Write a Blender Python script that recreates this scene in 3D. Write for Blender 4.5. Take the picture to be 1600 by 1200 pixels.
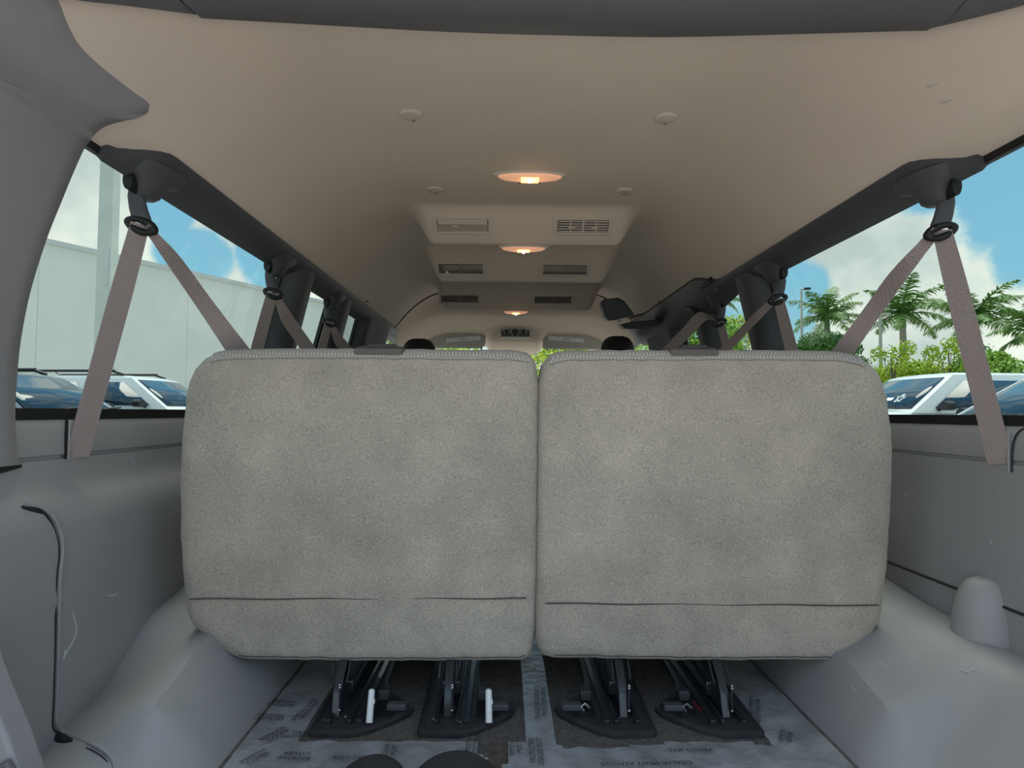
import bpy, bmesh, math, random
from mathutils import Vector, Matrix
random.seed(7)
SC = bpy.context.scene
for _o in list(bpy.data.objects):
    bpy.data.objects.remove(_o)
COL = SC.collection
rad = math.radians

# ------------------------------------------------------------------ camera
FPX = 1024.0
CAM = Vector((-0.07, 0.0, 0.65))
ROT = Matrix.Rotation(-rad(0.6), 3, 'Z') @ Matrix.Rotation(math.pi / 2 + rad(2.5), 3, 'X') @ Matrix.Rotation(rad(0.4), 3, 'Z')
cd = bpy.data.cameras.new('camera')
cd.sensor_fit = 'HORIZONTAL'; cd.sensor_width = 36.0
cd.lens = FPX / 1600.0 * 36.0
cd.clip_start = 0.02; cd.clip_end = 600
co = bpy.data.objects.new('camera', cd); COL.objects.link(co)
co.matrix_world = Matrix.Translation(CAM) @ ROT.to_4x4()
SC.camera = co

# ------------------------------------------------------------------ view
SC.view_settings.view_transform = 'Standard'
SC.view_settings.look = 'None'
SC.view_settings.exposure = -0.22
SC.view_settings.gamma = 1.0
SC.view_settings.use_curve_mapping = False

# ------------------------------------------------------------------ world sky with cumulus clouds
W = bpy.data.worlds.new('sky'); SC.world = W; W.use_nodes = True
nt = W.node_tree; nt.nodes.clear()
def wn(t, **k):
    n = nt.nodes.new(t)
    for a, b in k.items(): setattr(n, a, b)
    return n
def wl(a, b): nt.links.new(a, b)
def wmath(op, a, b=None, clamp=False):
    n = wn('ShaderNodeMath', operation=op); n.use_clamp = clamp
    for i, x in enumerate((a, b)):
        if x is None: continue
        if isinstance(x, (int, float)): n.inputs[i].default_value = x
        else: wl(x, n.inputs[i])
    return n.outputs[0]
tc = wn('ShaderNodeTexCoord')
dirv = tc.outputs['Generated']
sep = wn('ShaderNodeSeparateXYZ'); wl(dirv, sep.inputs[0])
zz = sep.outputs['Z']
rampb = wn('ShaderNodeValToRGB')
el = rampb.color_ramp.elements
el[0].position = 0.0; el[0].color = (0.62, 0.86, 0.98, 1)
el[1].position = 1.0; el[1].color = (0.22, 0.46, 0.82, 1)
e = el.new(0.18); e.color = (0.34, 0.72, 1.0, 1)
e = el.new(0.45); e.color = (0.28, 0.58, 0.92, 1)
wl(zz, rampb.inputs[0])
# cloud puffs: direction, angular radius
def wdir(px, py):
    return (ROT @ Vector(((px - 800) / FPX, (600 - py) / FPX, -1.0))).normalized()
puffs = [(1420, 395, .13), (1335, 415, .09), (1500, 425, .10), (1300, 480, .06), (1290, 470, .05), (1590, 480, .07), (1400, 540, .10), (1530, 560, .12), (1250, 560, .08),
         (170, 300, .17), (90, 330, .14), (300, 365, .10), (260, 350, .08), (345, 420, .07), (200, 420, .07), (395, 440, .06), (470, 470, .08), (500, 520, .08)]
pv = [(wdir(a, b), r) for a, b, r in puffs]
rng = random.Random(3)
for k in range(12):
    a = rng.uniform(0.9, 2 * math.pi - 0.9) + math.pi / 2
    z = rng.uniform(.08, .5)
    pv.append((Vector((math.cos(a) * math.sqrt(1 - z * z), math.sin(a) * math.sqrt(1 - z * z), z)), rng.uniform(.12, .26)))
dens = None
for d, r in pv:
    n = wn('ShaderNodeVectorMath', operation='DISTANCE')
    wl(dirv, n.inputs[0]); n.inputs[1].default_value = d
    q = wmath('SUBTRACT', 1.0, wmath('DIVIDE', n.outputs['Value'], r))
    dens = q if dens is None else wmath('MAXIMUM', dens, q)
noi = wn('ShaderNodeTexNoise'); noi.inputs['Scale'].default_value = 9.0; noi.inputs['Detail'].default_value = 9.0; noi.inputs['Roughness'].default_value = .58
wl(dirv, noi.inputs['Vector'])
noi2 = wn('ShaderNodeTexNoise'); noi2.inputs['Scale'].default_value = 3.2; noi2.inputs['Detail'].default_value = 7.0
mp = wn('ShaderNodeMapping'); mp.inputs['Scale'].default_value = (1, 1, 2.2); mp.inputs['Location'].default_value = (3.1, .4, 1.7)
wl(dirv, mp.inputs[0]); wl(mp.outputs[0], noi2.inputs['Vector'])
f1 = wmath('ADD', dens, wmath('MULTIPLY', wmath('SUBTRACT', noi.outputs[0], .5), 2.0))
mr = wn('ShaderNodeMapRange', interpolation_type='SMOOTHSTEP'); mr.inputs[1].default_value = -.02; mr.inputs[2].default_value = .22
wl(f1, mr.inputs[0])
mr2 = wn('ShaderNodeMapRange', interpolation_type='SMOOTHSTEP'); mr2.inputs[1].default_value = .47; mr2.inputs[2].default_value = .63
wl(noi2.outputs[0], mr2.inputs[0])
gaps = [(1590, 285, .10), (1480, 275, .06), (1610, 390, .05), (1250, 450, .05), (1240, 505, .035), (262, 325, .045), (250, 305, .04), (310, 402, .05), (285, 395, .04), (430, 400, .06)]
clr = None
for a, b, r in gaps:
    n = wn('ShaderNodeVectorMath', operation='DISTANCE'); wl(dirv, n.inputs[0]); n.inputs[1].default_value = wdir(a, b)
    q = wmath('SUBTRACT', 1.0, wmath('DIVIDE', n.outputs['Value'], r)); clr = q if clr is None else wmath('MAXIMUM', clr, q)
clr = wmath('ADD', clr, wmath('MULTIPLY', wmath('SUBTRACT', noi.outputs[0], .5), 1.2))
mr4 = wn('ShaderNodeMapRange', interpolation_type='SMOOTHSTEP'); mr4.inputs[1].default_value = .0; mr4.inputs[2].default_value = .30; mr4.inputs[3].default_value = 1.0; mr4.inputs[4].default_value = 0.0
wl(clr, mr4.inputs[0])
cover = wmath('MAXIMUM', mr.outputs[0], wmath('MULTIPLY', mr2.outputs[0], .8))
cover = wmath('MULTIPLY', cover, mr4.outputs[0])
# cloud shading
cs = wn('ShaderNodeValToRGB')
cs.color_ramp.elements[0].position = .36; cs.color_ramp.elements[0].color = (.76, .82, .86, 1)
cs.color_ramp.elements[1].position = .64; cs.color_ramp.elements[1].color = (1.42, 1.38, 1.28, 1)
noi3 = wn('ShaderNodeTexNoise'); noi3.inputs['Scale'].default_value = 6.0; noi3.inputs['Detail'].default_value = 6.0
mp3 = wn('ShaderNodeMapping'); mp3.inputs['Location'].default_value = (0, 0, .06)
wl(dirv, mp3.inputs[0]); wl(mp3.outputs[0], noi3.inputs['Vector'])
wl(noi3.outputs[0], cs.inputs[0])
mixc = wn('ShaderNodeMix', data_type='RGBA')
wl(cover, mixc.inputs['Factor']); wl(rampb.outputs[0], mixc.inputs[6]); wl(cs.outputs[0], mixc.inputs[7])
bg = wn('ShaderNodeBackground'); bg.inputs['Strength'].default_value = 1.45
wl(mixc.outputs[2], bg.inputs['Color'])
wo = wn('ShaderNodeOutputWorld'); wl(bg.outputs[0], wo.inputs['Surface'])

# ------------------------------------------------------------------ sun (high, from ahead and to the left)
sl = bpy.data.lights.new('sun', 'SUN'); sl.energy = 7.5; sl.angle = rad(50); sl.color = (1.0, .93, .82)
so = bpy.data.objects.new('sun', sl); COL.objects.link(so)
so.rotation_euler = Vector((-0.04, -0.42, -1.25)).to_track_quat('-Z', 'Y').to_euler()

# ------------------------------------------------------------------ helpers
def ray(px, py): return ROT @ Vector(((px - 800) / FPX, (600 - py) / FPX, -1.0))
def on_x(px, py, x):
    d = ray(px, py); return CAM + d * ((x - CAM.x) / d.x)
def on_y(px, py, y):
    d = ray(px, py); return CAM + d * ((y - CAM.y) / d.y)
def on_z(px, py, z):
    d = ray(px, py); return CAM + d * ((z - CAM.z) / d.z)
def hit(px, py, f, lo=.5, hi=6.0, n=600):
    """first depth where f(point) changes sign"""
    d = ray(px, py); prev = None
    for i in range(n + 1):
        t = lo + (hi - lo) * i / n
        p = CAM + d * (t / d.y); v = f(p)
        if prev is not None and (v > 0) != (prev > 0): return p
        prev = v
    return CAM + d * (lo / d.y)

WL = {}
class MB:
    def __init__(s): s.v = []; s.f = []
    def add(s, vs, fs):
        b = len(s.v); s.v += [Vector(p) for p in vs]; s.f += [tuple(i + b for i in f) for f in fs]; return s
    def box(s, x0, x1, y0, y1, z0, z1):
        return s.add([(x0, y0, z0), (x1, y0, z0), (x1, y1, z0), (x0, y1, z0), (x0, y0, z1), (x1, y0, z1), (x1, y1, z1), (x0, y1, z1)],
                     [(0, 3, 2, 1), (4, 5, 6, 7), (0, 1, 5, 4), (1, 2, 6, 5), (2, 3, 7, 6), (3, 0, 4, 7)])
    def obox(s, c, a, b, d):
        c, a, b, d = map(Vector, (c, a, b, d))
        vs = [c + sx * a + sy * b + sz * d for sz in (-1, 1) for sx, sy in ((-1, -1), (1, -1), (1, 1), (-1, 1))]
        return s.add(vs, [(0, 3, 2, 1), (4, 5, 6, 7), (0, 1, 5, 4), (1, 2, 6, 5), (2, 3, 7, 6), (3, 0, 4, 7)])
    def loft(s, rings, closed=True, cap=True):
        n = len(rings[0]); vs = [p for r in rings for p in r]; fs = []
        for i in range(len(rings) - 1):
            for j in range(n if closed else n - 1):
                k = (j + 1) % n
                fs.append((i * n + j, i * n + k, (i + 1) * n + k, (i + 1) * n + j))
        if cap and closed:
            fs.append(tuple(reversed(range(n)))); fs.append(tuple((len(rings) - 1) * n + j for j in range(n)))
        return s.add(vs, fs)
    def tube(s, path, r, n=8, cap=True, up=None, flat=1.0):
        path = [Vector(p) for p in path]; rings = []
        pa = None
        for i, p in enumerate(path):
            t = (path[min(i + 1, len(path) - 1)] - path[max(i - 1, 0)]).normalized()
            if pa is None:
                u = Vector(up) if up else (Vector((0, 0, 1)) if abs(t.z) < .9 else Vector((1, 0, 0)))
            else: u = pa
            a = (u - t * u.dot(t)).normalized(); b = t.cross(a); pa = a
            rr = r[i] if isinstance(r, (list, tuple)) else r
            rings.append([p + a * rr * math.cos(2 * math.pi * k / n) + b * rr * flat * math.sin(2 * math.pi * k / n) for k in range(n)])
        return s.loft(rings, True, cap)
    def prism(s, poly, vec):
        vec = Vector(vec); n = len(poly); a = [Vector(p) for p in poly]
        return s.loft([a, [p + vec for p in a]])
    def grid(s, fn, nu, nv):
        vs = [fn(i / nu, j / nv) for i in range(nu + 1) for j in range(nv + 1)]
        fs = [(i * (nv + 1) + j, i * (nv + 1) + j + 1, (i + 1) * (nv + 1) + j + 1, (i + 1) * (nv + 1) + j) for i in range(nu) for j in range(nv)]
        return s.add(vs, fs)
    def rev(s, prof, c, n=24, axis='Z'):
        c = Vector(c); rings = []
        for r, h in prof:
            ring = []
            for k in range(n):
                a = 2 * math.pi * k / n; x, y = r * math.cos(a), r * math.sin(a)
                ring.append(c + (Vector((x, y, h)) if axis == 'Z' else Vector((x, h, y)) if axis == 'Y' else Vector((h, x, y))))
            rings.append(ring)
        return s.loft(rings)
    def data(s, name, off=Vector((0, 0, 0)), smooth=38):
        me = bpy.data.meshes.new(name)
        me.from_pydata([tuple(p - off) for p in s.v], [], s.f)
        bm = bmesh.new(); bm.from_mesh(me)
        bmesh.ops.remove_doubles(bm, verts=bm.verts, dist=1e-6)
        bmesh.ops.recalc_face_normals(bm, faces=bm.faces)
        bm.to_mesh(me); bm.free()
        if smooth:
            me.polygons.foreach_set('use_smooth', [True] * len(me.polygons))
            me.set_sharp_from_angle(angle=rad(smooth))
        me.update(); return me
    def build(s, name, mat, parent=None, smooth=38, bevel=0, local=False, thick=0, seg=2):
        if parent is not None:
            off = Vector((0, 0, 0)) if local else WL[parent.name]
        else:
            xs = [p.x for p in s.v]; ys = [p.y for p in s.v]; zs = [p.z for p in s.v]
            off = Vector(((min(xs) + max(xs)) / 2, (min(ys) + max(ys)) / 2, min(zs)))
        me = s.data(name, off, smooth)
        o = bpy.data.objects.new(name, me); COL.objects.link(o)
        me.materials.append(M[mat])
        if parent is not None: o.parent = parent
        else: o.location = off
        WL[o.name] = off.copy()
        if thick:
            m = o.modifiers.new('thick', 'SOLIDIFY'); m.thickness = abs(thick); m.offset = 1 if thick > 0 else -1
        if bevel:
            m = o.modifiers.new('bevel', 'BEVEL'); m.width = bevel; m.segments = seg; m.limit_method = 'ANGLE'; m.angle_limit = rad(40)
        return o
def tag(o, label=None, cat=None, group=None, kind=None):
    if label: o['label'] = label
    if cat: o['category'] = cat
    if group: o['group'] = group
    if kind: o['kind'] = kind
    return o
def empty(name, loc, rz=0.0):
    o = bpy.data.objects.new(name, None); COL.objects.link(o); o.location = loc; o.rotation_euler = (0, 0, rz)
    o.empty_display_size = .05
    WL[o.name] = Vector(loc); return o
def struct(o, label=None): return tag(o, label, None, None, 'structure')
def sm(t):
    t = max(0., min(1., t)); return t * t * (3 - 2 * t)
def lerp(a, b, t): return a + (b - a) * t
def interp(tab, x):
    if x <= tab[0][0]: return tab[0][1]
    for (a, va), (b, vb) in zip(tab, tab[1:]):
        if x <= b: return lerp(va, vb, sm((x - a) / (b - a)))
    return tab[-1][1]
def catmull(pts, k=6):
    pts = [Vector(p) for p in pts]; out = []
    for i in range(len(pts) - 1):
        p0, p1, p2, p3 = pts[max(i - 1, 0)], pts[i], pts[i + 1], pts[min(i + 2, len(pts) - 1)]
        for j in range(k):
            t = j / k
            out.append(.5 * ((2 * p1) + (-p0 + p2) * t + (2 * p0 - 5 * p1 + 4 * p2 - p3) * t * t + (-p0 + 3 * p1 - 3 * p2 + p3) * t ** 3))
    out.append(pts[-1]); return out

# ------------------------------------------------------------------ materials
M = {}
def mat(name, col, rough=.5, metal=0., var=0., vscale=8., bump=0., bscale=200., spec=.5, trans=0., alpha=1., coat=0., emis=None, estr=0., sheen=0., col2=None, vdetail=4):
    m = bpy.data.materials.new(name); m.use_nodes = True; M[name] = m
    n = m.node_tree.nodes; l = m.node_tree.links; p = n['Principled BSDF']
    p.inputs['Base Color'].default_value = (*col, 1); p.inputs['Roughness'].default_value = rough; p.inputs['Metallic'].default_value = metal
    p.inputs['Specular IOR Level'].default_value = spec; p.inputs['Alpha'].default_value = alpha
    p.inputs['Coat Weight'].default_value = coat; p.inputs['Transmission Weight'].default_value = trans
    if sheen: p.inputs['Sheen Weight'].default_value = sheen
    if emis: p.inputs['Emission Color'].default_value = (*emis, 1); p.inputs['Emission Strength'].default_value = estr
    tcn = n.new('ShaderNodeTexCoord')
    if var or col2:
        t = n.new('ShaderNodeTexNoise'); t.inputs['Scale'].default_value = vscale; t.inputs['Detail'].default_value = vdetail; l.new(tcn.outputs['Object'], t.inputs['Vector'])
        r = n.new('ShaderNodeValToRGB')
        c2 = col2 or tuple(min(1, c * (1 + var)) for c in col); c1 = col if col2 else tuple(c * (1 - var) for c in col)
        r.color_ramp.elements[0].position = .32; r.color_ramp.elements[0].color = (*c1, 1)
        r.color_ramp.elements[1].position = .68; r.color_ramp.elements[1].color = (*c2, 1)
        l.new(t.outputs[0], r.inputs[0]); l.new(r.outputs[0], p.inputs['Base Color'])
    if bump:
        t = n.new('ShaderNodeTexNoise'); t.inputs['Scale'].default_value = bscale; t.inputs['Detail'].default_value = 3; l.new(tcn.outputs['Object'], t.inputs['Vector'])
        b = n.new('ShaderNodeBump'); b.inputs['Strength'].default_value = bump; b.inputs['Distance'].default_value = .002
        l.new(t.outputs[0], b.inputs['Height']); l.new(b.outputs[0], p.inputs['Normal'])
    return m
mat('headliner', (.70, .59, .505), .92, var=.03, vscale=3, bump=.12, bscale=500, spec=.15)
mat('cap_beige', (.64, .56, .49), .6, bump=.05, bscale=300)
mat('grey_plastic', (.30, .295, .30), .46, var=.03, vscale=5, bump=.10, bscale=700, spec=.45)
mat('pillar_grey', (.285, .275, .288), .5, var=.03, vscale=5, bump=.10, bscale=700, spec=.4)
mat('rail_plastic', (.066, .068, .076), .55, bump=.1, bscale=700, spec=.4)
mat('header_plastic', (.125, .12, .13), .55, bump=.1, bscale=700, spec=.4)
mat('dark_plastic', (.03, .032, .037), .5, bump=.1, bscale=500)
mat('black_seal', (.008, .008, .009), .55)
mat('track_plastic', (.022, .022, .025), .55, var=.3, vscale=30, bump=.2, bscale=300)
mat('black_metal', (.018, .02, .026), .3, metal=.2, spec=.7, coat=.4)
mat('steel', (.42, .42, .44), .35, metal=1)
mat('floor_carpet', (.13, .118, .112), .95, var=.25, vscale=90, bump=.8, bscale=900, spec=.1)
mat('white_plastic', (.80, .80, .80), .35)
mat('visor_fabric', (.55, .54, .50), .9, bump=.1, bscale=400)
mat('sticker', (.85, .87, .9), .6)
mat('console_black', (.01, .01, .012), .35)
mat('print_black', (.008, .009, .014), .6)
mat('seam_thread', (.07, .065, .06), .9)
mat('taupe_plastic', (.11, .093, .085), .55, bump=.1, bscale=500)
mat('bezel_pink', (.50, .44, .38), .4)
mat('dash_tan', (.46, .44, .40), .7)
mat('vent_grey', (.30, .27, .235), .6)
mat('scratch', (.55, .56, .58), .7)
mat('headrest', (.02, .02, .022), .75, bump=.2, bscale=600)
mat('red_paint', (.35, .02, .02), .5)
mat('dust', (.25, .24, .22), .95)
# seat carpet: mottled, soiled pile
def seat_mat():
    m = mat('seat_carpet', (.40, .375, .335), .97, bump=.9, bscale=420, spec=.08, sheen=.25)
    n = m.node_tree.nodes; l = m.node_tree.links; p = n['Principled BSDF']; tcn = n['Texture Coordinate']
    cols = []
    for sc_, a, b, det in ((3.2, (.385, .348, .30), (.50, .45, .385), 6), (14., (.88, .88, .88), (1.06, 1.05, 1.04), 6), (330., (.74, .74, .75), (1.22, 1.22, 1.2), 2)):
        t = n.new('ShaderNodeTexNoise'); t.inputs['Scale'].default_value = sc_; t.inputs['Detail'].default_value = det; l.new(tcn.outputs['Object'], t.inputs['Vector'])
        r = n.new('ShaderNodeValToRGB'); r.color_ramp.elements[0].position = .3; r.color_ramp.elements[1].position = .7
        r.color_ramp.elements[0].color = (*a, 1); r.color_ramp.elements[1].color = (*b, 1); l.new(t.outputs[0], r.inputs[0]); cols.append(r.outputs[0])
    x = cols[0]
    for c in cols[1:]:
        q = n.new('ShaderNodeMix'); q.data_type = 'RGBA'; q.blend_type = 'MULTIPLY'; q.inputs['Factor'].default_value = 1
        l.new(x, q.inputs[6]); l.new(c, q.inputs[7]); x = q.outputs[2]
    l.new(x, p.inputs['Base Color'])
seat_mat()
def weave_mat(name, a, b, sx, sy, ang=45):
    m = mat(name, a, .9, spec=.15); n = m.node_tree.nodes; l = m.node_tree.links; p = n['Principled BSDF']; tcn = n['Texture Coordinate']
    outs = []
    for sgn in (1, -1):
        mp_ = n.new('ShaderNodeMapping'); mp_.inputs['Rotation'].default_value = (rad(ang * sgn) if sx else 0, rad(ang * sgn), rad(ang * sgn)); l.new(tcn.outputs['Object'], mp_.inputs[0])
        w = n.new('ShaderNodeTexWave'); w.inputs['Scale'].default_value = sy; w.wave_type = 'BANDS'; w.bands_direction = 'X'; l.new(mp_.outputs[0], w.inputs[0]); outs.append(w.outputs['Fac'])
    k = n.new('ShaderNodeMath'); k.operation = 'MULTIPLY'; l.new(outs[0], k.inputs[0]); l.new(outs[1], k.inputs[1])
    r = n.new('ShaderNodeValToRGB'); r.color_ramp.elements[0].color = (*a, 1); r.color_ramp.elements[1].color = (*b, 1); r.color_ramp.elements[1].position = .6
    l.new(k.outputs[0], r.inputs[0]); l.new(r.outputs[0], p.inputs['Base Color'])
    bm_ = n.new('ShaderNodeBump'); bm_.inputs['Strength'].default_value = .5; bm_.inputs['Distance'].default_value = .001; l.new(k.outputs[0], bm_.inputs['Height']); l.new(bm_.outputs[0], p.inputs['Normal'])
weave_mat('weave', (.33, .305, .28), (.54, .51, .47), 0, 85)
weave_mat('webbing', (.24, .195, .185), (.50, .42, .40), 0, 130)
def glass_mat(name, tint, refl=.05):
    m = bpy.data.materials.new(name); m.use_nodes = True; M[name] = m; n = m.node_tree.nodes; l = m.node_tree.links; n.clear()
    tr = n.new('ShaderNodeBsdfTransparent'); tr.inputs[0].default_value = (*tint, 1)
    gl = n.new('ShaderNodeBsdfGlossy'); gl.inputs['Roughness'].default_value = .02; gl.inputs['Color'].default_value = (.9, .9, .9, 1)
    lw = n.new('ShaderNodeFresnel'); lw.inputs[0].default_value = 1.35
    k = n.new('ShaderNodeMath'); k.operation = 'MULTIPLY'; k.inputs[1].default_value = refl / .05 * .5; l.new(lw.outputs[0], k.inputs[0])
    mx = n.new('ShaderNodeMixShader'); l.new(k.outputs[0], mx.inputs[0]); l.new(tr.outputs[0], mx.inputs[1]); l.new(gl.outputs[0], mx.inputs[2])
    o = n.new('ShaderNodeOutputMaterial'); l.new(mx.outputs[0], o.inputs[0])
glass_mat('privacy_glass', (.54, .61, .56), .04)
glass_mat('clear_glass', (.86, .92, .88), .05)
def film_mat():
    m = mat('film', (.36, .365, .38), .24, alpha=.80, spec=.6, var=.25, vscale=12, bump=0)
    n = m.node_tree.nodes; l = m.node_tree.links; p = n['Principled BSDF']; tcn = n['Texture Coordinate']
    a = n.new('ShaderNodeTexNoise'); a.inputs['Scale'].default_value = 26; a.inputs['Detail'].default_value = 8; a.inputs['Distortion'].default_value = 1.2; l.new(tcn.outputs['Object'], a.inputs[0])
    b = n.new('ShaderNodeBump'); b.inputs['Strength'].default_value = .5; b.inputs['Distance'].default_value = .008; l.new(a.outputs[0], b.inputs['Height']); l.new(b.outputs[0], p.inputs['Normal'])
film_mat()
mat('lens_amber', (1., .62, .42), .3, emis=(1., .45, .25), estr=.45)
mat('lens_glow', (1., .7, .3), .3, emis=(1., .55, .12), estr=5.0)
mat('bulb_glow', (1., .9, .6), .3, emis=(1., .80, .42), estr=30.)
# outdoors
mat('asphalt', (.40, .375, .34), .9, var=.12, vscale=1.5, bump=.4, bscale=60)
mat('wall_paint', (.80, .80, .76), .85, var=.03, vscale=.7, bump=.1, bscale=20)
mat('wall_cap', (.62, .63, .62), .7)
mat('pole_paint', (.62, .65, .60), .6, var=.05, vscale=2)
mat('pole_far', (.45, .44, .40), .7)
mat('car_navy', (.012, .022, .05), .25, coat=1., spec=.6)
mat('car_white', (.78, .80, .80), .25, coat=.6)
mat('car_silver', (.62, .65, .68), .3, metal=.2, coat=.6)
mat('car_blue', (.20, .27, .40), .25, metal=.5, coat=1.)
mat('car_glass', (.012, .04, .075), .05, spec=.7)
mat('tire', (.012, .012, .012), .85)
mat('rim', (.5, .5, .52), .35, metal=.9)
mat('car_black', (.015, .015, .017), .4)
mat('headlight', (.75, .78, .8), .15, coat=.5)
mat('palm_leaf', (.06, .17, .025), .55, col2=(.16, .30, .045), vscale=1.3)
mat('palm_shaft', (.12, .21, .07), .5)
mat('palm_trunk', (.34, .31, .27), .9, var=.15, vscale=6)
mat('leaf_dark', (.035, .13, .02), .6, col2=(.09, .22, .03), vscale=2.0)
mat('leaf_yellow', (.24, .42, .02), .6, col2=(.46, .56, .04), vscale=.7)
mat('leaf_mid', (.14, .34, .03), .6, col2=(.30, .46, .05), vscale=1.)
mat('bark', (.16, .13, .10), .9, var=.2, vscale=5)

# ================================================================== the cabin shell
def gx(z): return .826 + (1.122 - z) * (.124 / .484)          # half width of the glass plane at height z
BUMPS = [(2.40, 1.272, .395, 2.28), (2.97, 1.248, .42, 2.80), (3.68, 1.232, .455, 3.50)]
def hl(x, y):
    ax = abs(x); t = max(0., (ax - .40) / .335); z = 1.38 - .222 * min(1, t) ** 2.1 - .12 * max(0, t - 1)
    for yl, zl, hw, y0 in BUMPS:
        if y < y0: r = 0
        elif y < yl: r = .25 * sm((y - y0) / (yl - y0)) + .75 * (y - y0) / (yl - y0)
        else: r = 1 - sm((y - yl - .012) / .10)
        z -= (1.38 - zl) * r * (1 - sm((ax - (hw - .06)) / .09))
    return z
def on_head(px, py, off=0.): return hit(px, py, lambda p: hl(p.x, p.y) - off - p.z, .6, 3.95, 1700)

ys = [.72]
while ys[-1] < 3.94:
    y = ys[-1]; near = min(abs(y - b[0] - .01) for b in BUMPS)
    ys.append(y + (.005 if near < .035 else .018))
NX = 110; m = MB()
rows = [[Vector((x, y, hl(x, y))) for x in [-.83 + 1.66 * i / NX for i in range(NX + 1)]] for y in ys]
m.loft(rows, closed=False, cap=False)
ceil = struct(m.build('ceiling', 'headliner', smooth=60))
# stained smudges pressed into the headliner (real creases)
for k, (a, b) in enumerate(((( 1449, 134), (1467, 131)), ((1471, 159), (1490, 155)))):
    p, q = on_head(*a, .001), on_head(*b, .001)
    MB().tube([p, (p + q) / 2 + Vector((0, 0, -.001)), q], [.003, .0018, .0006], 6, flat=.5).build('crease', 'bezel_pink', ceil)

# front headliner with the overhead console bulge
def hf(x, y):
    ax = abs(x); u = (y - 3.93) / 1.05
    z = 1.30 - .115 * sm(u) - .03 * u
    z -= .16 * max(0., (ax - .42) / .36) ** 2
    b = (1 - sm((ax - .155) / .075)) * sm((y - 4.42) / .16)
    z -= .062 * b
    k = sm((y - 3.93) / .28)
    return lerp(hl(x, 3.93), z, k)
m = MB(); m.grid(lambda u, v: Vector((-.78 + 1.56 * u, 3.93 + 1.05 * v, hf(-.78 + 1.56 * u, 3.93 + 1.05 * v))), 80, 50)
fh = struct(m.build('ceiling', 'headliner', smooth=60)); M['front_liner'] = M['headliner'].copy()
# joint strip between the two headliners
m = MB(); m.tube([Vector((x, 3.935, hl(x, 3.935) - .001)) for x in [-.74 + 1.48 * i / 40 for i in range(41)]], .005, 6)
struct(m.build('trim_1', 'black_seal'))

# floor
m = MB(); m.box(-.95, .95, .72, 5.0, -.03, 0)
floor = struct(m.build('floor', 'floor_carpet'))

# wheel arches
AR = {-1: ([(1.0, -.03), (1.144, .03), (1.243, .12), (1.455, .167), (1.75, .22), (2.3, .22), (2.6, 0)], [(1.0, .02), (1.19, .04), (1.33, .065), (1.6, .187), (1.9, .25), (2.6, 0)]),
      1: ([(1.0, .0), (1.17, .02), (1.27, .10), (1.42, .13), (1.7, .20), (2.3, .2), (2.6, 0)], [(1.0, .16), (1.15, .19), (1.45, .21), (1.9, .25), (2.6, 0)])}
def arch_z(s, ax, y):
    ze, zw = interp(AR[s][0], y), interp(AR[s][1], y)
    if ax < .588: return -.002
    e = .705 if s < 0 else .66
    if ax < e:
        t = (ax - .588) / (e - .588); return ze * t ** .92 if ze > 0 else -.002
    t = (ax - e) / (.9 - e)
    return lerp(ze, zw, sm(t)) + (.02 if s > 0 else .0) * math.sin(math.pi * min(1, t))
for s in (-1, 1):
    m = MB(); e_ = .705 if s < 0 else .66; axs = [lerp(.588, e_, i / 8) for i in range(9)] + [lerp(e_, .915, i / 16) for i in range(1, 17)]
    m.loft([[Vector((s * a, 1.0 + 1.6 * j / 64, arch_z(s, a, 1.0 + 1.6 * j / 64))) for a in axs] for j in range(65)], closed=False)
    struct(m.build('trim_2', 'grey_plastic', smooth=24))

# side trim panels
def wall_sec(s):
    x1 = .888 if s < 0 else .918
    if s > 0:
        return [(.953, .634), (.946, .6335), (.936, .628), (.929, .614), (.927, .564), (.933, .561), (.933, .5575), (.927, .5545), (.926, .52), (.925, .48), (.923, .44), (.920, .40), (.917, .34), (.914, .30), (.914, .27), (.914, -.01)]
    return [(.953, .634), (.946, .6335), (.936, .628), (.929, .614), (.927, .564), (.933, .561), (.933, .5575), (.927, .5545),
            (.926, .52), (.921, .502), (.905, .484), (x1 + .004, .462), (x1, .43), (x1 - .004, .30), (x1, .27), (x1, -.01)]
def wall_x(s, z):
    sec = wall_sec(s)
    for (a, za), (b, zb) in zip(sec, sec[1:]):
        if zb <= z <= za: return lerp(a, b, (za - z) / max(za - zb, 1e-6))
    return sec[-1][0] if z < 0 else sec[0][0]
walls = {}
for s, nm in ((-1, 'wall_left'), (1, 'wall_right')):
    m = MB(); m.loft([[Vector((s * a, y, z)) for a, z in wall_sec(s)] for y in [.75 + .1 * j for j in range(42)]], closed=False)
    walls[s] = struct(m.build(nm, 'grey_plastic', smooth=50))
    # outer body skin, so that the cabin is a closed volume
    m = MB(); m.loft([[Vector((s * .985, y, .64)), Vector((s * 1.0, y, .5)), Vector((s * 1.0, y, -.35))] for y in (.70, 5.0)], closed=False)
    struct(m.build('wall_outer', 'car_white'))
    m = MB()
    m.box(*sorted((s * .95, s * 1.0)), .70, .80, -.35, 1.2)
    struct(m.build('trim_3', 'pillar_grey'))
for s in (-1, 1):
    m = MB(); m.grid(lambda u, v: Vector((s * (gx(.6 + .6 * v) + .03), .70 + .36 * u, .6 + .6 * v)), 1, 4); struct(m.build('wall_outer', 'car_white', smooth=40))
m = MB(); m.grid(lambda u, v: Vector(((u - .5) * 1.72, .70 + 4.33 * v, 1.46 - .25 * abs(2 * u - 1) ** 3 - .2 * max(0, v - .8))), 20, 12)
struct(m.build('roof_panel', 'car_white'))
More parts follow.
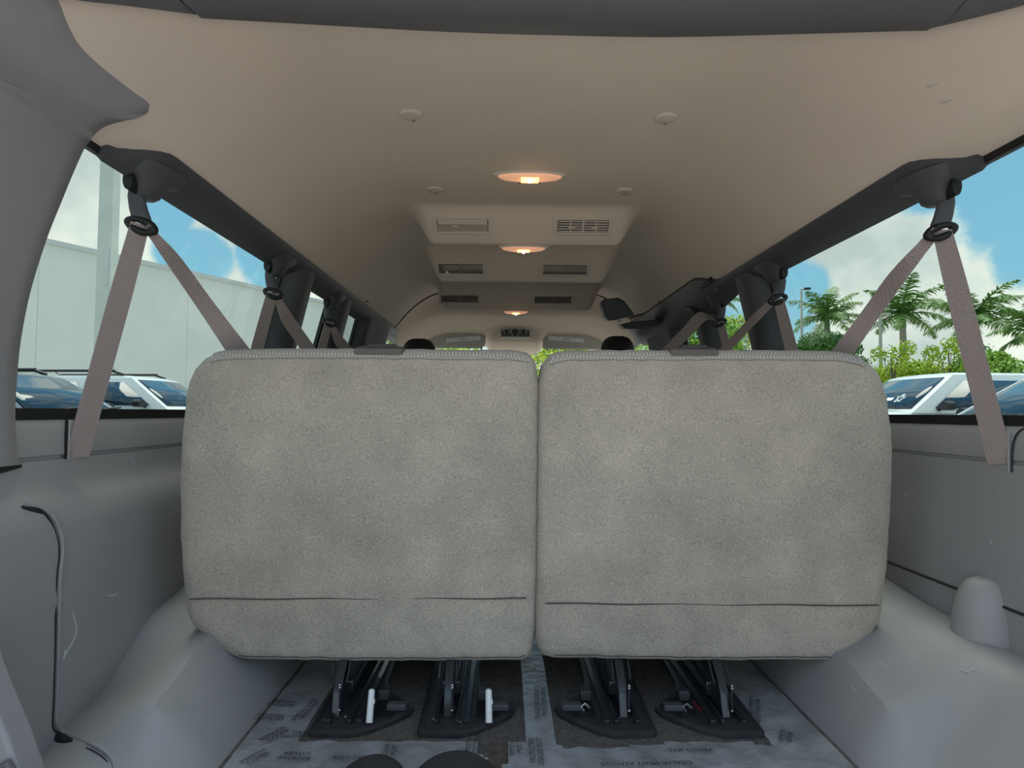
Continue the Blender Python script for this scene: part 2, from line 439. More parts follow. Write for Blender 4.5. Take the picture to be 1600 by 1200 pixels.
# seam along the lower right panel
m = MB(); m.tube([(.913, y, .275) for y in (1.0, 1.5, 2.2)], .0032, 6); m.build('panel_gap', 'black_seal', walls[1])
# rounded fairing over the wheel arch on the right
m = MB(); prof = []
for i in range(13):
    t = i / 12; an_ = t * math.pi / 2; z = .12 + .20 * math.sin(an_) ** .9; r = max(.003, .064 * math.cos(an_) ** .55)
    prof.append([Vector((.917 + 1.1 * r * math.cos(a), 1.345 + r * math.sin(a), z)) for a in [2 * math.pi * k / 28 for k in range(28)]])
m.loft(prof); fair = m.build('fairing', 'grey_plastic', walls[1], smooth=70)
# windows: glass, black seal band, per side three panes
WIN = [(1.0, 2.19), (2.33, 2.76), (2.91, 3.30), (3.90, 4.75)]
k = 0
for s in (-1, 1):
    for (y0, y1) in WIN:
        k += 1
        zt = 1.128
        g = MB(); g.grid(lambda u, v: Vector((s * (gx(.625 + .52 * v) + .004), y0 - .03 + (y1 - y0 + .06) * u, .625 + .52 * v)), 1, 1)
        w = struct(g.build('window_%d' % k, 'privacy_glass' if y0 < 3.5 else 'clear_glass', smooth=0))
        f = MB(); b0 = y0 - .02; b1 = y1 + .02
        def fp(y, z, o=0): return Vector((s * (gx(z) - o), y, z))
        ring_o = [fp(b0, .625), fp(b1, .625), fp(b1, 1.14), fp(b0, 1.14)]
        i0 = .018 if y0 > 1.5 else .006
        ring_i = [fp(y0 + i0, .652), fp(y1 - .012, .652), fp(y1 - .012, 1.117), fp(y0 + i0, 1.117)]
        off = Vector((-s * .012, 0, 0))
        f.loft([[p + off for p in ring_o], [p + off for p in ring_i], [p + off * .1 for p in ring_i]], closed=True, cap=False)
        f.build('seal_frame', 'black_seal', w, smooth=0)
# roof rail trims (dark)
for s in (-1, 1):
    yy = [1.185 + i * .02 for i in range(12)] + [1.44 + .06 * i for i in range(45)]
    rings = []
    for y in yy:
        e = 1 - sm((y - 1.185) / .14)                       # rounded rear end
        xi = .735 + .055 * e * e
        drop = 0.
        if s > 0 and y > 2.42:                               # sliding-door track bulges inwards
            d = sm((y - 2.42) / .25); xi -= .045 * d; drop = .03 * d
        zi = 1.157 + (.034 if s > 0 and y > 2.42 else 0) * sm((y - 2.42) / .25)
        xo = gx(1.118) - .004
        rings.append([Vector((s * xo, y, 1.117)), Vector((s * (xo - .012), y, 1.104 - drop)), Vector((s * lerp(xo, xi, .5), y, 1.119 - drop)),
                      Vector((s * (xi + .008), y, zi - .014)), Vector((s * xi, y, zi)), Vector((s * (xi + .01), y, zi + .02)), Vector((s * xo, y, 1.17))])
    m = MB(); m.loft(rings); struct(m.build('trim_4', 'rail_plastic', smooth=45))
# window pillars
for s in (-1, 1):
    for (y0, y1, th) in ((2.19, 2.335, .085), (2.765, 2.91, .08), (3.31, 3.88, .075)):
        rings = []
        for i in range(9):
            z = .60 + .535 * i / 8; xo = gx(z) + .006
            fl = .012 * (1 - i / 8)
            rings.append([Vector((s * xo, y0 - .004, z)), Vector((s * (xo - th * .55), y0 + .004, z)), Vector((s * (xo - th * .92), y0 + .03, z)), Vector((s * (xo - th - fl), y0 + .06, z)),
                          Vector((s * (xo - th - fl), y1 - .03, z)), Vector((s * (xo - th * .85), y1 - .006, z)), Vector((s * xo, y1 + .004, z))])
        m = MB(); m.loft(rings); struct(m.build('trim_5', 'rail_plastic', smooth=50))
# D-pillar trim, left side: wraps from the window edge up on to the headliner
def glass_hit(px, py, o=.014): return hit(px, py, lambda p: gx(p.z) - o + p.x, .8, 2.5, 1200)
edge = []
for px, py in [(31, 726), (29, 715), (26, 690), (24, 645), (27, 590), (33, 530), (48, 455), (73, 374), (98, 311), (114, 272), (131, 234)]:
    edge.append(on_x(px, py, -.914) if py > 680 else (on_x(px, py, -.917) if py > 630 else glass_hit(px, py)))
for px, py in [(140, 221), (150, 208), (166, 197), (190, 190), (214, 185), (227, 179), (232, 172), (228, 163), (200, 143), (152, 106), (121, 73), (103, 42), (95, 22), (88, 0), (80, -40)]:
    edge.append(on_head(px, py, .008))
edge = catmull(edge, 4)
m = MB(); rings = []
n = len(edge)
core = [p.copy() for p in edge]
for _ in range(260): core = [core[0]] + [(core[i - 1] + core[i] * 2 + core[i + 1]) / 4 for i in range(1, n - 1)] + [core[-1]]
for i, p in enumerate(edge):
    t = i / (n - 1); top = sm((t - .36) / .25)
    t2 = sm((t - .60) / .40)
    back = Vector((lerp(p.x, -.86, top), .72, lerp(lerp(p.z, 1.10, top), 1.36, t2)))
    cr = core[i].lerp(back, .35) + Vector((.014, 0, -.012 * top))
    inn = Vector((.022, 0, -.004)) * (1 - top) + Vector((.012, 0, -.016)) * top
    row = [p + Vector((-.012 * (1 - top), .004, .012 * top)), p]
    for j in range(1, 9):
        u = j / 8; q = p * (1 - u) ** 2 + cr * (2 * u * (1 - u)) + back * u * u
        q.z = min(q.z, hl(q.x, q.y) - .007 - .012 * math.sin(math.pi * u)); row.append(q)
    rings.append(row)
m.loft(rings, closed=False); dp = struct(m.build('trim_6', 'pillar_grey', smooth=70))
m = MB(); m.prism([on_x(-30, 732, -.921), on_x(34, 726, -.921), on_x(35, 730, -.921), on_x(-30, 749, -.921)], (-.01, 0, 0)); m.build('gap', 'black_seal', dp)
# mirrored simple pillar on the right, out of the picture
m = MB(); rings = []
for i in range(8):
    z = .55 + .6 * i / 7
    rings.append([Vector((gx(z) + .01, 1.06, z)), Vector((gx(z) - .02, 1.05, z)), Vector((gx(z) - .03, .90, z)), Vector((gx(z) + .03, .72, z))])
m.loft(rings); struct(m.build('trim_7', 'pillar_grey', smooth=60))
# rear header trim: three lengths with seams
hp = [(-60, -45), (120, -8), (200, 2), (311, 17), (320, 20), (450, 28), (700, 42), (900, 48), (1050, 50), (1250, 45), (1400, 40), (1441, 39), (1447, 38), (1500, 25), (1600, -2), (1700, -40)]
for nm, a, b, dz in (('l', 0, 4, .0), ('c', 4, 12, .003), ('r', 12, 16, .0)):
    ed = catmull([on_head(px, py, .006) for px, py in hp[a:b]], 5)
    rings = []
    for p in ed:
        rings.append([p + Vector((0, .004, .02)), p + Vector((0, 0, -.004 - dz)), p + Vector((0, -.012, -.014 - dz)), p + Vector((0, -.07, -.025 - dz)), p + Vector((0, -.16, -.01)), p + Vector((0, -.2, .06)), p + Vector((0, -.1, .1))])
    m = MB(); m.loft(rings); struct(m.build('trim_8', 'header_plastic', smooth=50))
# lower D panel edge lip and gap on the left wall
def cabin(p):
    w = p.x + wall_x(-1, p.z)
    az = p.z - arch_z(-1, min(.9, max(.0, -p.x)), p.y)
    return min(w, az)
sp = [hit(px, py, cabin, .9, 2.5, 2400) for px, py in [(36, 789), (62, 794), (82, 810), (93, 838), (95, 865), (91, 905), (89, 1000), (86, 1095), (85, 1128), (93, 1142), (112, 1152), (140, 1163), (160, 1174), (172, 1187), (178, 1205)]]
sp = catmull(sp, 4)
inw = Vector((.004, -.001, .001))
m = MB(); m.tube([p + inw for p in sp], .0034, 8); m.build('panel_lip', 'pillar_grey', walls[-1])
nn = len(sp); rr = []
for i in range(nn):
    t = i / (nn - 1); rr.append(.0012 + .007 * math.exp(-((t - .06) / .06) ** 2) + .008 * math.exp(-((t - .68) / .06) ** 2))
m = MB(); m.tube([p + Vector((.001, -.0055 - .3 * r, -.004)) for p, r in zip(sp, rr)], rr, 8, flat=.6); m.build('panel_gap', 'black_seal', walls[-1])
# bottom-left door jamb trim
m = MB(); pl = [on_y(-90, 900, 1.0), on_y(0, 1003, 1.0), on_y(22, 1062, 1.0), on_y(50, 1128, 1.0), on_y(74, 1198, 1.0), on_y(95, 1290, 1.0), on_y(-90, 1290, 1.0)]
m.prism(pl, (0, -.05, 0)); jamb = struct(m.build('trim_9', 'pillar_grey', bevel=.006))
m = MB(); q = on_y(14, 1196, .945); m.tube([q + Vector((-.025, 0, -.012)), q + Vector((0, -.002, .004)), q + Vector((.012, 0, -.02))], .006, 8); m.build('clip', 'header_plastic', jamb)
# split in the upper left strip and right strip end
for s, px in ((-1, 104), (1, 1581)):
    a, b = on_x(px, 655 if s < 0 else 672, s * .925), on_x(px + (0 if s < 0 else -2), 717 if s < 0 else 738, s * .925)
    m = MB(); m.obox((a + b) / 2 + Vector((s * .001, 0, 0)), (0, .002, 0), (0, 0, (a.z - b.z) / 2), (.0018, 0, 0)) if s < 0 else m.tube(catmull([on_x(px_, py_, .9255) for px_, py_ in ((1606, 668), (1594, 673), (1586, 684), (1582, 702), (1581, 738))], 4), .002, 6); m.build('panel_gap', 'black_seal', walls[s])
    m = MB(); m.obox((a + b) / 2 + Vector((s * .001, .006, -.002)), (0, .002, 0), (0, 0, (a.z - b.z) / 2), (.004, 0, 0)); m.build('panel_edge', 'grey_plastic', walls[s], bevel=.002)
# scratches
def scr(pts, r, f):
    c = [hit(px, py, f, .9, 2.5, 2400) for px, py in pts]; return MB().tube([p + Vector((.0008, -.0008, .0003)) for p in catmull(c, 4)], r, 5, flat=.5)
scr([(113, 955), (117, 970), (119, 985), (114, 1002), (106, 1015), (99, 1028)], .0011, cabin).build('scratch', 'scratch', walls[-1])
scr([(100, 1020), (103, 1018), (99, 1030)], .0018, cabin).build('scratch', 'scratch', walls[-1])
scr([(168, 930), (175, 931), (182, 928)], .0013, cabin).build('scratch', 'scratch', walls[-1])
scr([(204, 712), (208, 722), (211, 731)], .001, cabin).build('scratch', 'scratch', walls[-1])
def cabin_r(p):
    return min(wall_x(1, p.z) - p.x, p.z - arch_z(1, min(.9, max(.0, p.x)), p.y))
for pts in ([(1500, 1046), (1512, 1050), (1522, 1045), (1529, 1050)], [(1414, 771), (1417, 776)], [(1372, 1035), (1388, 1042)], [(1330, 1073), (1338, 1080)], [(1546, 842), (1549, 850)], [(1562, 765), (1564, 769)]):
    c = [hit(px, py, cabin_r, .9, 2.5, 2400) for px, py in pts]
    MB().tube([p + Vector((-.0008, -.0008, .0005)) for p in c], .0010, 5, flat=.5).build('scratch', 'scratch', walls[1])
# front end: windscreen, dash, front pillars, firewall
m = MB(); m.grid(lambda u, v: Vector(((u - .5) * 1.6, 4.92 + .78 * v, 1.18 - .7 * v)), 1, 1); struct(m.build('window_9', 'clear_glass', smooth=0))
m = MB(); m.box(-.95, .95, 4.85, 5.7, -.3, .50); struct(m.build('dash_trim', 'dash_tan', bevel=.05))  # hidden dash, given a pale tone to bounce sun onto the headliner
m = MB(); m.loft([[Vector((x, y, z)) for y, z in ((5.72, .46), (6.2, .44), (6.7, .36), (6.9, .20), (6.92, -.2))] for x in (-.92, -.6, 0, .6, .92)], closed=False); struct(m.build('bounce_bonnet', 'car_white', smooth=40))  # unseen white bonnet, added to bounce sunlight up onto the front headliner
for s in (-1, 1):
    m = MB(); m.loft([[Vector((s * (x + dx), y + dy, z)) for dx, dy in ((0, 0), (-.06, .02), (-.06, .09), (.02, .09))] for x, y, z in ((.84, 4.75, 1.18), (.88, 5.1, .95), (.92, 5.5, .62))])
    struct(m.build('trim_10', 'headliner', smooth=50))
    m = MB(); m.tube([(s * .80, 3.9, 1.13), (s * .80, 4.3, 1.13), (s * .82, 4.7, 1.12), (s * .84, 4.9, 1.02), (s * .88, 5.15, .8), (s * .9, 5.3, .62)], .03, 10)
    struct(m.build('trim_11', 'dark_plastic'))
# ================================================================== rear seats
def offset_poly(poly, d):
    """poly: list of (x,z), counter-clockwise; inset by d"""
    n = len(poly); out = []
    for i in range(n):
        a, b, c = poly[i - 1], poly[i], poly[(i + 1) % n]
        e1 = Vector((b[0] - a[0], b[1] - a[1])); e2 = Vector((c[0] - b[0], c[1] - b[1]))
        if e1.length < 1e-7 or e2.length < 1e-7: out.append(b); continue
        e1.normalize(); e2.normalize()
        nrm = Vector((-e1.y - e2.y, e1.x + e2.x))
        k = max(.55, (1 + e1.dot(e2)) / 2) if nrm.length > 1e-6 else 1
        nrm.normalize(); out.append((b[0] + nrm.x * d / math.sqrt(k), b[1] + nrm.y * d / math.sqrt(k)))
    return out
def seat_y(z): return 1.455 - .055 * (z - .1) / .68            # rear face leans back towards the top
def px_xz(px, py):
    p = on_y(px, py, 1.43)
    for _ in range(4): p = on_y(px, py, seat_y(p.z) + .022)
    return (p.x, p.z)
def round_pts(pts, k=5):
    return [(p.x, p.y) for p in catmull([Vector((a, b, 0)) for a, b in pts], k)]
def resample(poly, step):
    out = []; n = len(poly)
    for i in range(n):
        a, b = Vector(poly[i]), Vector(poly[(i + 1) % n]); L = (b - a).length; q = max(1, int(L / step))
        for j in range(q): out.append(tuple(a.lerp(b, j / q)))
    return out
rj = random.Random(11)
seat_defs = [
 ('left', 'left grey-beige carpet-backed bench seat, belt cover on its top near the middle', [(375, 1030), (600, 1033), (829, 1031), (833, 1010), (838, 940), (840, 800), (841, 640), (841, 585), (838, 562), (828, 553), (810, 549), (600, 547), (400, 547), (350, 549), (320, 557), (303, 575), (295, 600), (288, 650), (282, 740), (283, 850), (290, 930), (293, 966), (330, 1000)],
  (-.455, -.235), 932, 930, (596, 548)),
 ('right', 'right grey-beige carpet-backed bench seat beside the right wheel arch', [(846, 1027), (900, 1028), (1100, 1032), (1312, 1031), (1340, 1010), (1373, 975), (1376, 950), (1384, 890), (1391, 780), (1393, 700), (1388, 640), (1381, 602), (1368, 575), (1345, 558), (1310, 551), (1250, 549), (1000, 549), (880, 549), (856, 553), (846, 566), (842, 590), (840, 640), (838, 800), (836, 940), (837, 1010)],
  (.235, .455), 938, 941, (1082, 553)),
]
for nm, lab, outl, legs, sy0, sy1, latch in seat_defs:
    poly = [px_xz(a, b) for a, b in outl]
    sharp = resample(poly, .02)
    n = len(sharp)
    sharp = [((sharp[i - 1][0] + 2 * sharp[i][0] + sharp[(i + 1) % n][0]) / 4, (sharp[i - 1][1] + 2 * sharp[i][1] + sharp[(i + 1) % n][1]) / 4) for i in range(n)]
    sharp = [(x + rj.uniform(-.0012, .0012), z + rj.uniform(-.0012, .0012)) for x, z in sharp]
    xs = [p[0] for p in sharp]
    root = empty('bench_seat', ((min(xs) + max(xs)) / 2, 1.6, 0))
    tag(root, lab, 'seat', 'rear bench seats')
    def R3(pl, d): return [Vector((x, seat_y(z) + d, z)) for x, z in pl]
    # carpeted rear cover
    rings = [R3(offset_poly(sharp, .004), .062), R3(sharp, .045), R3(offset_poly(sharp, -.001), .028), R3(offset_poly(sharp, .004), .014), R3(offset_poly(sharp, .010), .005), R3(offset_poly(sharp, .03), .0008)]
    m = MB(); m.loft(rings, cap=False)
    # inner surface with soft undulation: concentric rings shrinking to the centre
    cx = (min(xs) + max(xs)) / 2; last = offset_poly(sharp, .03); inner = []
    for q in range(1, 12):
        t = q / 12; ring = []
        for x, z in last:
            X = lerp(x, cx, t); Z = lerp(z, .45, t)
            ring.append(Vector((X, seat_y(Z) + .0008 - .004 * sm(t * 2) + .0022 * math.sin(9 * X + 1.3) * math.sin(7 * Z), Z)))
        inner.append(ring)
    m.loft([rings[-1]] + inner, cap=False)
    b = len(m.v); m.add([Vector((cx, seat_y(.45) - .003, .45))] + inner[-1], [(0, j + 1, (j + 1) % len(last) + 1) for j in range(len(last))])
    cov = m.build('back_cover', 'seat_carpet', root, smooth=60)
    # upholstered body of the backrest, the woven top shows above the cover
    zt = max(p[1] for p in sharp)
    body = [(x, z) for x, z in sharp]
    ub = [(x, z + .0015 * max(0, (z - .6) / .18)) for x, z in body]
    rings = [R3(offset_poly(ub, .030), .20), R3(offset_poly(ub, .012), .17), R3(offset_poly(ub, .001), .13), R3(ub, .09), R3(offset_poly(ub, .002), .05)]
    m = MB(); m.loft(rings); m.build('backrest', 'weave', root, smooth=60)
    # woven strip along the rear top edge
    tops = [p for p in sharp]
    top_pts = sorted([p for p in sharp if p[1] > zt - .020], key=lambda p: p[0])
    rings = []
    for x, z in top_pts:
        yb = seat_y(z)
        rings.append([Vector((x, yb + .07, z + .0045)), Vector((x, yb + .035, z + .004)), Vector((x, yb + .018, z + .002)), Vector((x, yb + .007, z - .005)), Vector((x, yb + .0005, z - .019)), Vector((x, yb + .004, z - .021)), Vector((x, yb + .05, z - .012))])
    m = MB(); m.loft(rings); m.build('top_strip', 'weave', root, smooth=60)
    # stitched seam of the lower flap
    p0 = px_xz(outl[0][0], sy0); 
    zl = (px_xz(560, sy0)[1] + px_xz(560, sy1)[1]) / 2
    xl = [x for x, z in sharp if abs(z - zl) < .03]
    m = MB(); za, zb = px_xz(560 if nm == 'left' else 900, sy0)[1], px_xz(830 if nm == 'left' else 1370, sy1)[1]
    path = [Vector((lerp(min(xl) + .022, max(xl) - .022, i / 20), seat_y(lerp(za, zb, i / 20)) - .0032, lerp(za, zb, i / 20) + .001 * math.sin(i))) for i in range(21)]
    m.tube(path, .0014, 6); m.build('seam', 'seam_thread', cov)
    path = [Vector((x, seat_y(z) + .004, z)) for x, z in offset_poly(sharp, .013) if z < .125]
    path.sort(key=lambda p: p.x); m = MB(); m.tube(path, .0013, 5); m.build('hem_stitch', 'seam_thread', cov)
    # cushion
    m = MB(); x0, x1 = min(xs) + .03, max(xs) - .03
    m.loft([[Vector((x, 1.56, .14)), Vector((x, 1.56, .40)), Vector((x, 1.68, .43)), Vector((x, 1.98, .42)), Vector((x, 2.06, .36)), Vector((x, 2.04, .20))] for x in (x0, x0 + .02, x1 - .02, x1)])
    m.build('cushion', 'weave', root, smooth=40, bevel=.02)
    # latch cover in the top edge
    lp = on_y(*latch, 1.425); m = MB()
    def lring(w, d0, d1, z): return [Vector((lp.x - w, lp.y + d0, z)), Vector((lp.x + w * .9, lp.y + d0, z)), Vector((lp.x + w, lp.y + d0 + .012, z)), Vector((lp.x + w * .95, lp.y + d1, z)), Vector((lp.x - w * .95, lp.y + d1, z)), Vector((lp.x - w * 1.0, lp.y + d0 + .012, z))]
    zt2 = zt - .006
    m.loft([lring(.052, -.026, .06, zt2 - .006), lring(.054, -.024, .06, zt2 + .006), lring(.046, -.012, .055, zt2 + .0125)]); lt = m.build('belt_cover', 'taupe_plastic', root, bevel=.003)
    m = MB(); m.box(lp.x - .026, lp.x + .030, lp.y - .014, lp.y + .03, zt2 + .010, zt2 + .018); m.build('flap', 'dark_plastic', lt, bevel=.002)
    # steel leg brackets standing in the tracks
    for lx in legs:
        sgn = -1 if lx < 0 else 1
        xx = {-.455: -.418, -.235: -.185, .235: .183, .455: .398}[lx]
        m = MB()
        prof = [(1.395, .014), (1.43, .0125), (1.47, .014), (1.56, .05), (1.66, .15), (1.66, .22), (1.53, .22), (1.49, .13), (1.425, .085), (1.405, .06)]
        m.prism([Vector((xx - .009, y, z)) for y, z in prof], (.018, 0, 0)); lg = m.build('leg', 'black_metal', root, smooth=20, bevel=.002)
        m = MB(); m.prism([Vector((xx - sgn * .014 - .0025, y, z)) for y, z in [(1.425, .072), (1.45, .07), (1.54, .1), (1.58, .22), (1.54, .22), (1.48, .12)]], (.005, 0, 0)); m.build('flange', 'black_metal', lg, smooth=20, bevel=.0015)
        m = MB(); m.tube([(xx + .010, 1.392, .085), (xx + .010, 1.390, .03)], .0024, 8); m.build('rod', 'steel' if False else 'black_metal', lg)
        m = MB(); m.tube([(xx + sgn * .022, 1.50, .14), (xx + sgn * .022, 1.44, .075)], .003, 8); m.build('rod', 'black_metal', lg)
        for zz_ in (.032, .078, .083):
            m = MB(); m.rev([(.0005, -.003), (.0026, -.002), (.0026, .001)], (xx + .010, 1.389, zz_), 8, 'Y'); m.build('bolt', 'steel', lg)
        m = MB(); m.loft([[Vector((xx + dx, y, z)) for dx, z in ((-.02, .028), (.02, .028), (.02, .06), (-.02, .06))] for y in (1.47, 1.95)]); m.build('runner', 'black_metal', lg, bevel=.004)

# ================================================================== seat tracks on the floor
L1 = [(-.461, 1.352), (-.455, 1.340), (-.375, 1.336), (-.340, 1.352), (-.295, 1.395), (-.268, 1.428), (-.262, 1.458), (-.275, 1.486), (-.318, 1.535), (-.336, 1.560), (-.344, 1.60), (-.348, 1.75), (-.35, 2.05), (-.468, 2.05), (-.465, 1.60)]
tl = ['outermost left black seat track plate, by the left wheel arch, a white peg on it', 'second black seat track plate from the left, a white peg on it',
      'third black seat track plate from the left, just right of the seat gap', 'outermost right black seat track plate, scratched with a red streak']
for i, (dx, mir) in enumerate(((0, 1), (.219, 1), (.219, -1), (0, -1))):
    def T(x, y, z): return Vector(((x + dx) * mir, y, z))
    root = empty('seat_track', T(-.40, 1.5, 0)); tag(root, tl[i], 'seat track', 'seat tracks in the floor')
    out = [(a, b) for a, b in L1]
    m = MB(); m.loft([[T(a, b, .0005) for a, b in out], [T(a, b, .008) for a, b in out], [T(a, b, .0125) for a, b in offset_poly(out, .006)], [T(a, b, .013) for a, b in offset_poly(out, .012)]])
    m.build('plate', 'track_plastic', root, smooth=40)
    m = MB(); a = offset_poly([(-.446, 1.362), (-.352, 1.362), (-.364, 2.03), (-.452, 2.03)], 0)
    m.prism([T(x, y, .0131) for x, y in a], (0, 0, .0008)); ch = m.build('channel', 'dark_plastic', root)
    for q, w in ((-.425, .004), (-.382, .004), (-.362, .006)):
        m = MB(); m.prism([T(q - w, 1.365, .0135), T(q + w, 1.365, .0135), T(q + w, 2.02, .0135), T(q - w, 2.02, .0135)], (0, 0, .010)); m.build('rail', 'black_metal', ch, bevel=.001)
    for q in range(5):
        m = MB(); x0, y0 = rj.uniform(-.44, -.36), rj.uniform(1.37, 1.44); r = rj.uniform(.0012, .0028)
        m.rev([(.0004, 0), (r, .0004), (r * .7, r), (.0003, r * 1.2)], T(x0, y0, .0139), 6); m.build('grit', 'dust', ch)
    # pocket beside the track, with a lid block
    m = MB(); m.prism([T(-.345, 1.40, .0132), T(-.300, 1.40, .0132), T(-.283, 1.455, .0132), T(-.30, 1.49, .0132), T(-.345, 1.50, .0132)], (0, 0, .0006)); pk = m.build('pocket', 'black_seal', root)
    m = MB(); m.loft([[T(x, y, z) for x, y in ((-.318, 1.425), (-.276, 1.425), (-.276, 1.447), (-.318, 1.447))] for z in (.0135, .027)]); m.build('lid', 'rail_plastic', pk, bevel=.003)
    m = MB(); m.loft([[T(x, y, z) for x, y in ((-.345, 1.475), (-.320, 1.475), (-.320, 1.50), (-.345, 1.50))] for z in (.0135, .036)]); m.build('post', 'dark_plastic', pk, bevel=.003)
    if mir == -1:
        m = MB(); m.tube([T(-.335, 1.428, .02), T(-.325, 1.43, .028), T(-.315, 1.428, .024), T(-.322, 1.426, .014)], .003, 6); m.build('coil', 'steel', pk)
    if i == 3:
        m = MB(); m.tube([T(-.350, 1.47, .015), T(-.356, 1.43, .015)], .0025, 6, flat=.4); m.build('streak', 'red_paint', root)
    if mir == 1:
        p = on_z((577, 764)[i], 1129, .0142); q = on_y((581, 763.5)[i], 1076, p.y + .02)
        m = MB(); d = (q - p)
        m.tube([p, p + d * .93, p + d * .97, q], [.0072, .0066, .0058, .002], 14)
        m.obox(p + d * .62 + Vector((.0064, 0, 0)), (.0016, 0, 0), (0, .003, 0), d * .06)
        tag(m.build('white_peg', 'white_plastic'), ('short white plastic peg standing on the outermost left seat track', 'short white plastic peg standing on the second seat track from left')[i], 'peg', 'white pegs on the seat tracks')

# ================================================================== printed protective film on the floor
def film(name, lab, cells, parent_texts):
    h = .0118; m = MB(); vid = {}; vs = []; fs = []
    rr_ = random.Random(len(cells))
    def V(i, j):
        if (i, j) not in vid:
            vid[(i, j)] = len(vs); vs.append(Vector((i * h, j * h, .0016 + .0022 * rr_.random() ** 2 + .0012 * math.sin(i * .9 + j * .35))))
        return vid[(i, j)]
    for i, j in cells: fs.append((V(i, j), V(i + 1, j), V(i + 1, j + 1), V(i, j + 1)))
    m.add(vs, fs); o = m.build(name, 'film', smooth=80); tag(o, lab, 'plastic film', 'film sheets on the floor')
    for txt, px, py, ang, size in parent_texts:
        p = on_z(px, py, .0070)
        cu = bpy.data.curves.new('print', 'FONT'); cu.body = txt; cu.size = size; cu.align_x = 'CENTER'; cu.align_y = 'CENTER'; cu.resolution_u = 2; cu.space_line = .95
        t = bpy.data.objects.new('tmp', cu); COL.objects.link(t); dg = bpy.context.evaluated_depsgraph_get(); dg.update()
        me = bpy.data.meshes.new_from_object(t.evaluated_get(dg)); bpy.data.objects.remove(t)
        me.materials.clear(); me.materials.append(M['print_black'])
        ob = bpy.data.objects.new('print', me); COL.objects.link(ob); ob.parent = o; ob.location = p - WL[o.name]; ob.rotation_euler = (0, 0, rad(ang))
    return o
def cells(test):
    h = .0118; return [(i, j) for i in range(-50, 50) for j in range(80, 165) if test((i + .5) * h, (j + .5) * h)]
B1, B2, B3, B4 = 'DEALER MUST REMOVE\nPROTECTIVE COVER', 'REMOVE\nCOVER', 'DEALER MUST\nPROTECTIVE', 'REMOVE COVER\nDEALER MUST'
film('protective_film', 'crinkled printed plastic film sheet at the left, beside the left wheel arch',
     cells(lambda x, y: -.584 < x < -.10 - .02 * math.sin(y * 40) and (x < -.468 or y < 1.318 - .02 * (x + .1))),
     [(B3, 408, 1119, 176, .0165), (B2, 441, 1098, 172, .0165), (B2, 431, 1147, 62, .0165), (B4, 480, 1108, 80, .0140), ('DEALER\nPROTECTIVE', 478, 1147, 4, .0165), (B2, 400, 1182, 58, .015), ('REMOVE\nCOVER', 462, 1180, 176, .0165),
      ('PROTECTIVE', 560, 1182, 184, .0165), ('COVER\nMUST', 610, 1172, 92, .0155), ('MUST\nPROTECTIVE C', 738, 1166, 88, .0155)])
film('protective_film', 'crinkled printed plastic film sheet from the seat gap to the right wheel arch',
     cells(lambda x, y: -.062 + .004 * math.sin(y * 55) < x < .582 and (y < 1.312 - .012 * math.sin(x * 14) or x > .462 or abs(x - .002) < .028)),
     [(B1, 845, 1095, 88, .0160), (B2, 808, 1100, 90, .0160), ('PROTECTIVE\nDEALER MUST', 838, 1172, 90, .0160), ('REMOVE\nMUST', 806, 1168, 90, .0150), ('THE COVER', 1080, 1172, 2, .0165), (B1, 1180, 1110, 70, .0140), ('DEALER MUST REMOVE', 1010, 1192, 182, .0165), (B2, 1228, 1150, 62, .0150)])
# worn brown strip of bare carpet backing between the films
m = MB(); m.grid(lambda u, v: Vector((-.098 + .036 * u, .96 + .36 * v, .0012)), 2, 6); mat('tape_brown', (.10, .075, .06), .95, var=.3, vscale=60, bump=.6, bscale=600)
tag(m.build('tape_strip', 'tape_brown', smooth=0, thick=.0006), 'worn brown strip on the floor between the two film sheets', 'tape')
# two-lobed black rubber piece at the rear edge
m = MB()
c1, c2 = on_z(583, 1196, .045), on_z(712, 1194, .052)
rings = []
for i in range(25):
    t = i / 24; x = lerp(c1.x - .066, c2.x + .082, t)
    h1 = max(0, 1 - ((x - c1.x) / .068) ** 2) ** .5; h2 = max(0, 1 - ((x - c2.x) / .084) ** 2) ** .5
    yb = 1.12 + .085 * max(h1 * .93, h2); zt_ = .02 + .036 * max(h1 * .9, h2)
    rings.append([Vector((x, 1.0, .002)), Vector((x, 1.0, zt_)), Vector((x, yb - .03, zt_)), Vector((x, yb - .008, zt_ - .008)), Vector((x, yb, zt_ * .5)), Vector((x, yb, .002))])
m.loft(rings); tag(m.build('rubber_buffer', 'dark_plastic', smooth=50), 'black two-lobed rubber buffer at the rear edge of the floor', 'buffer')
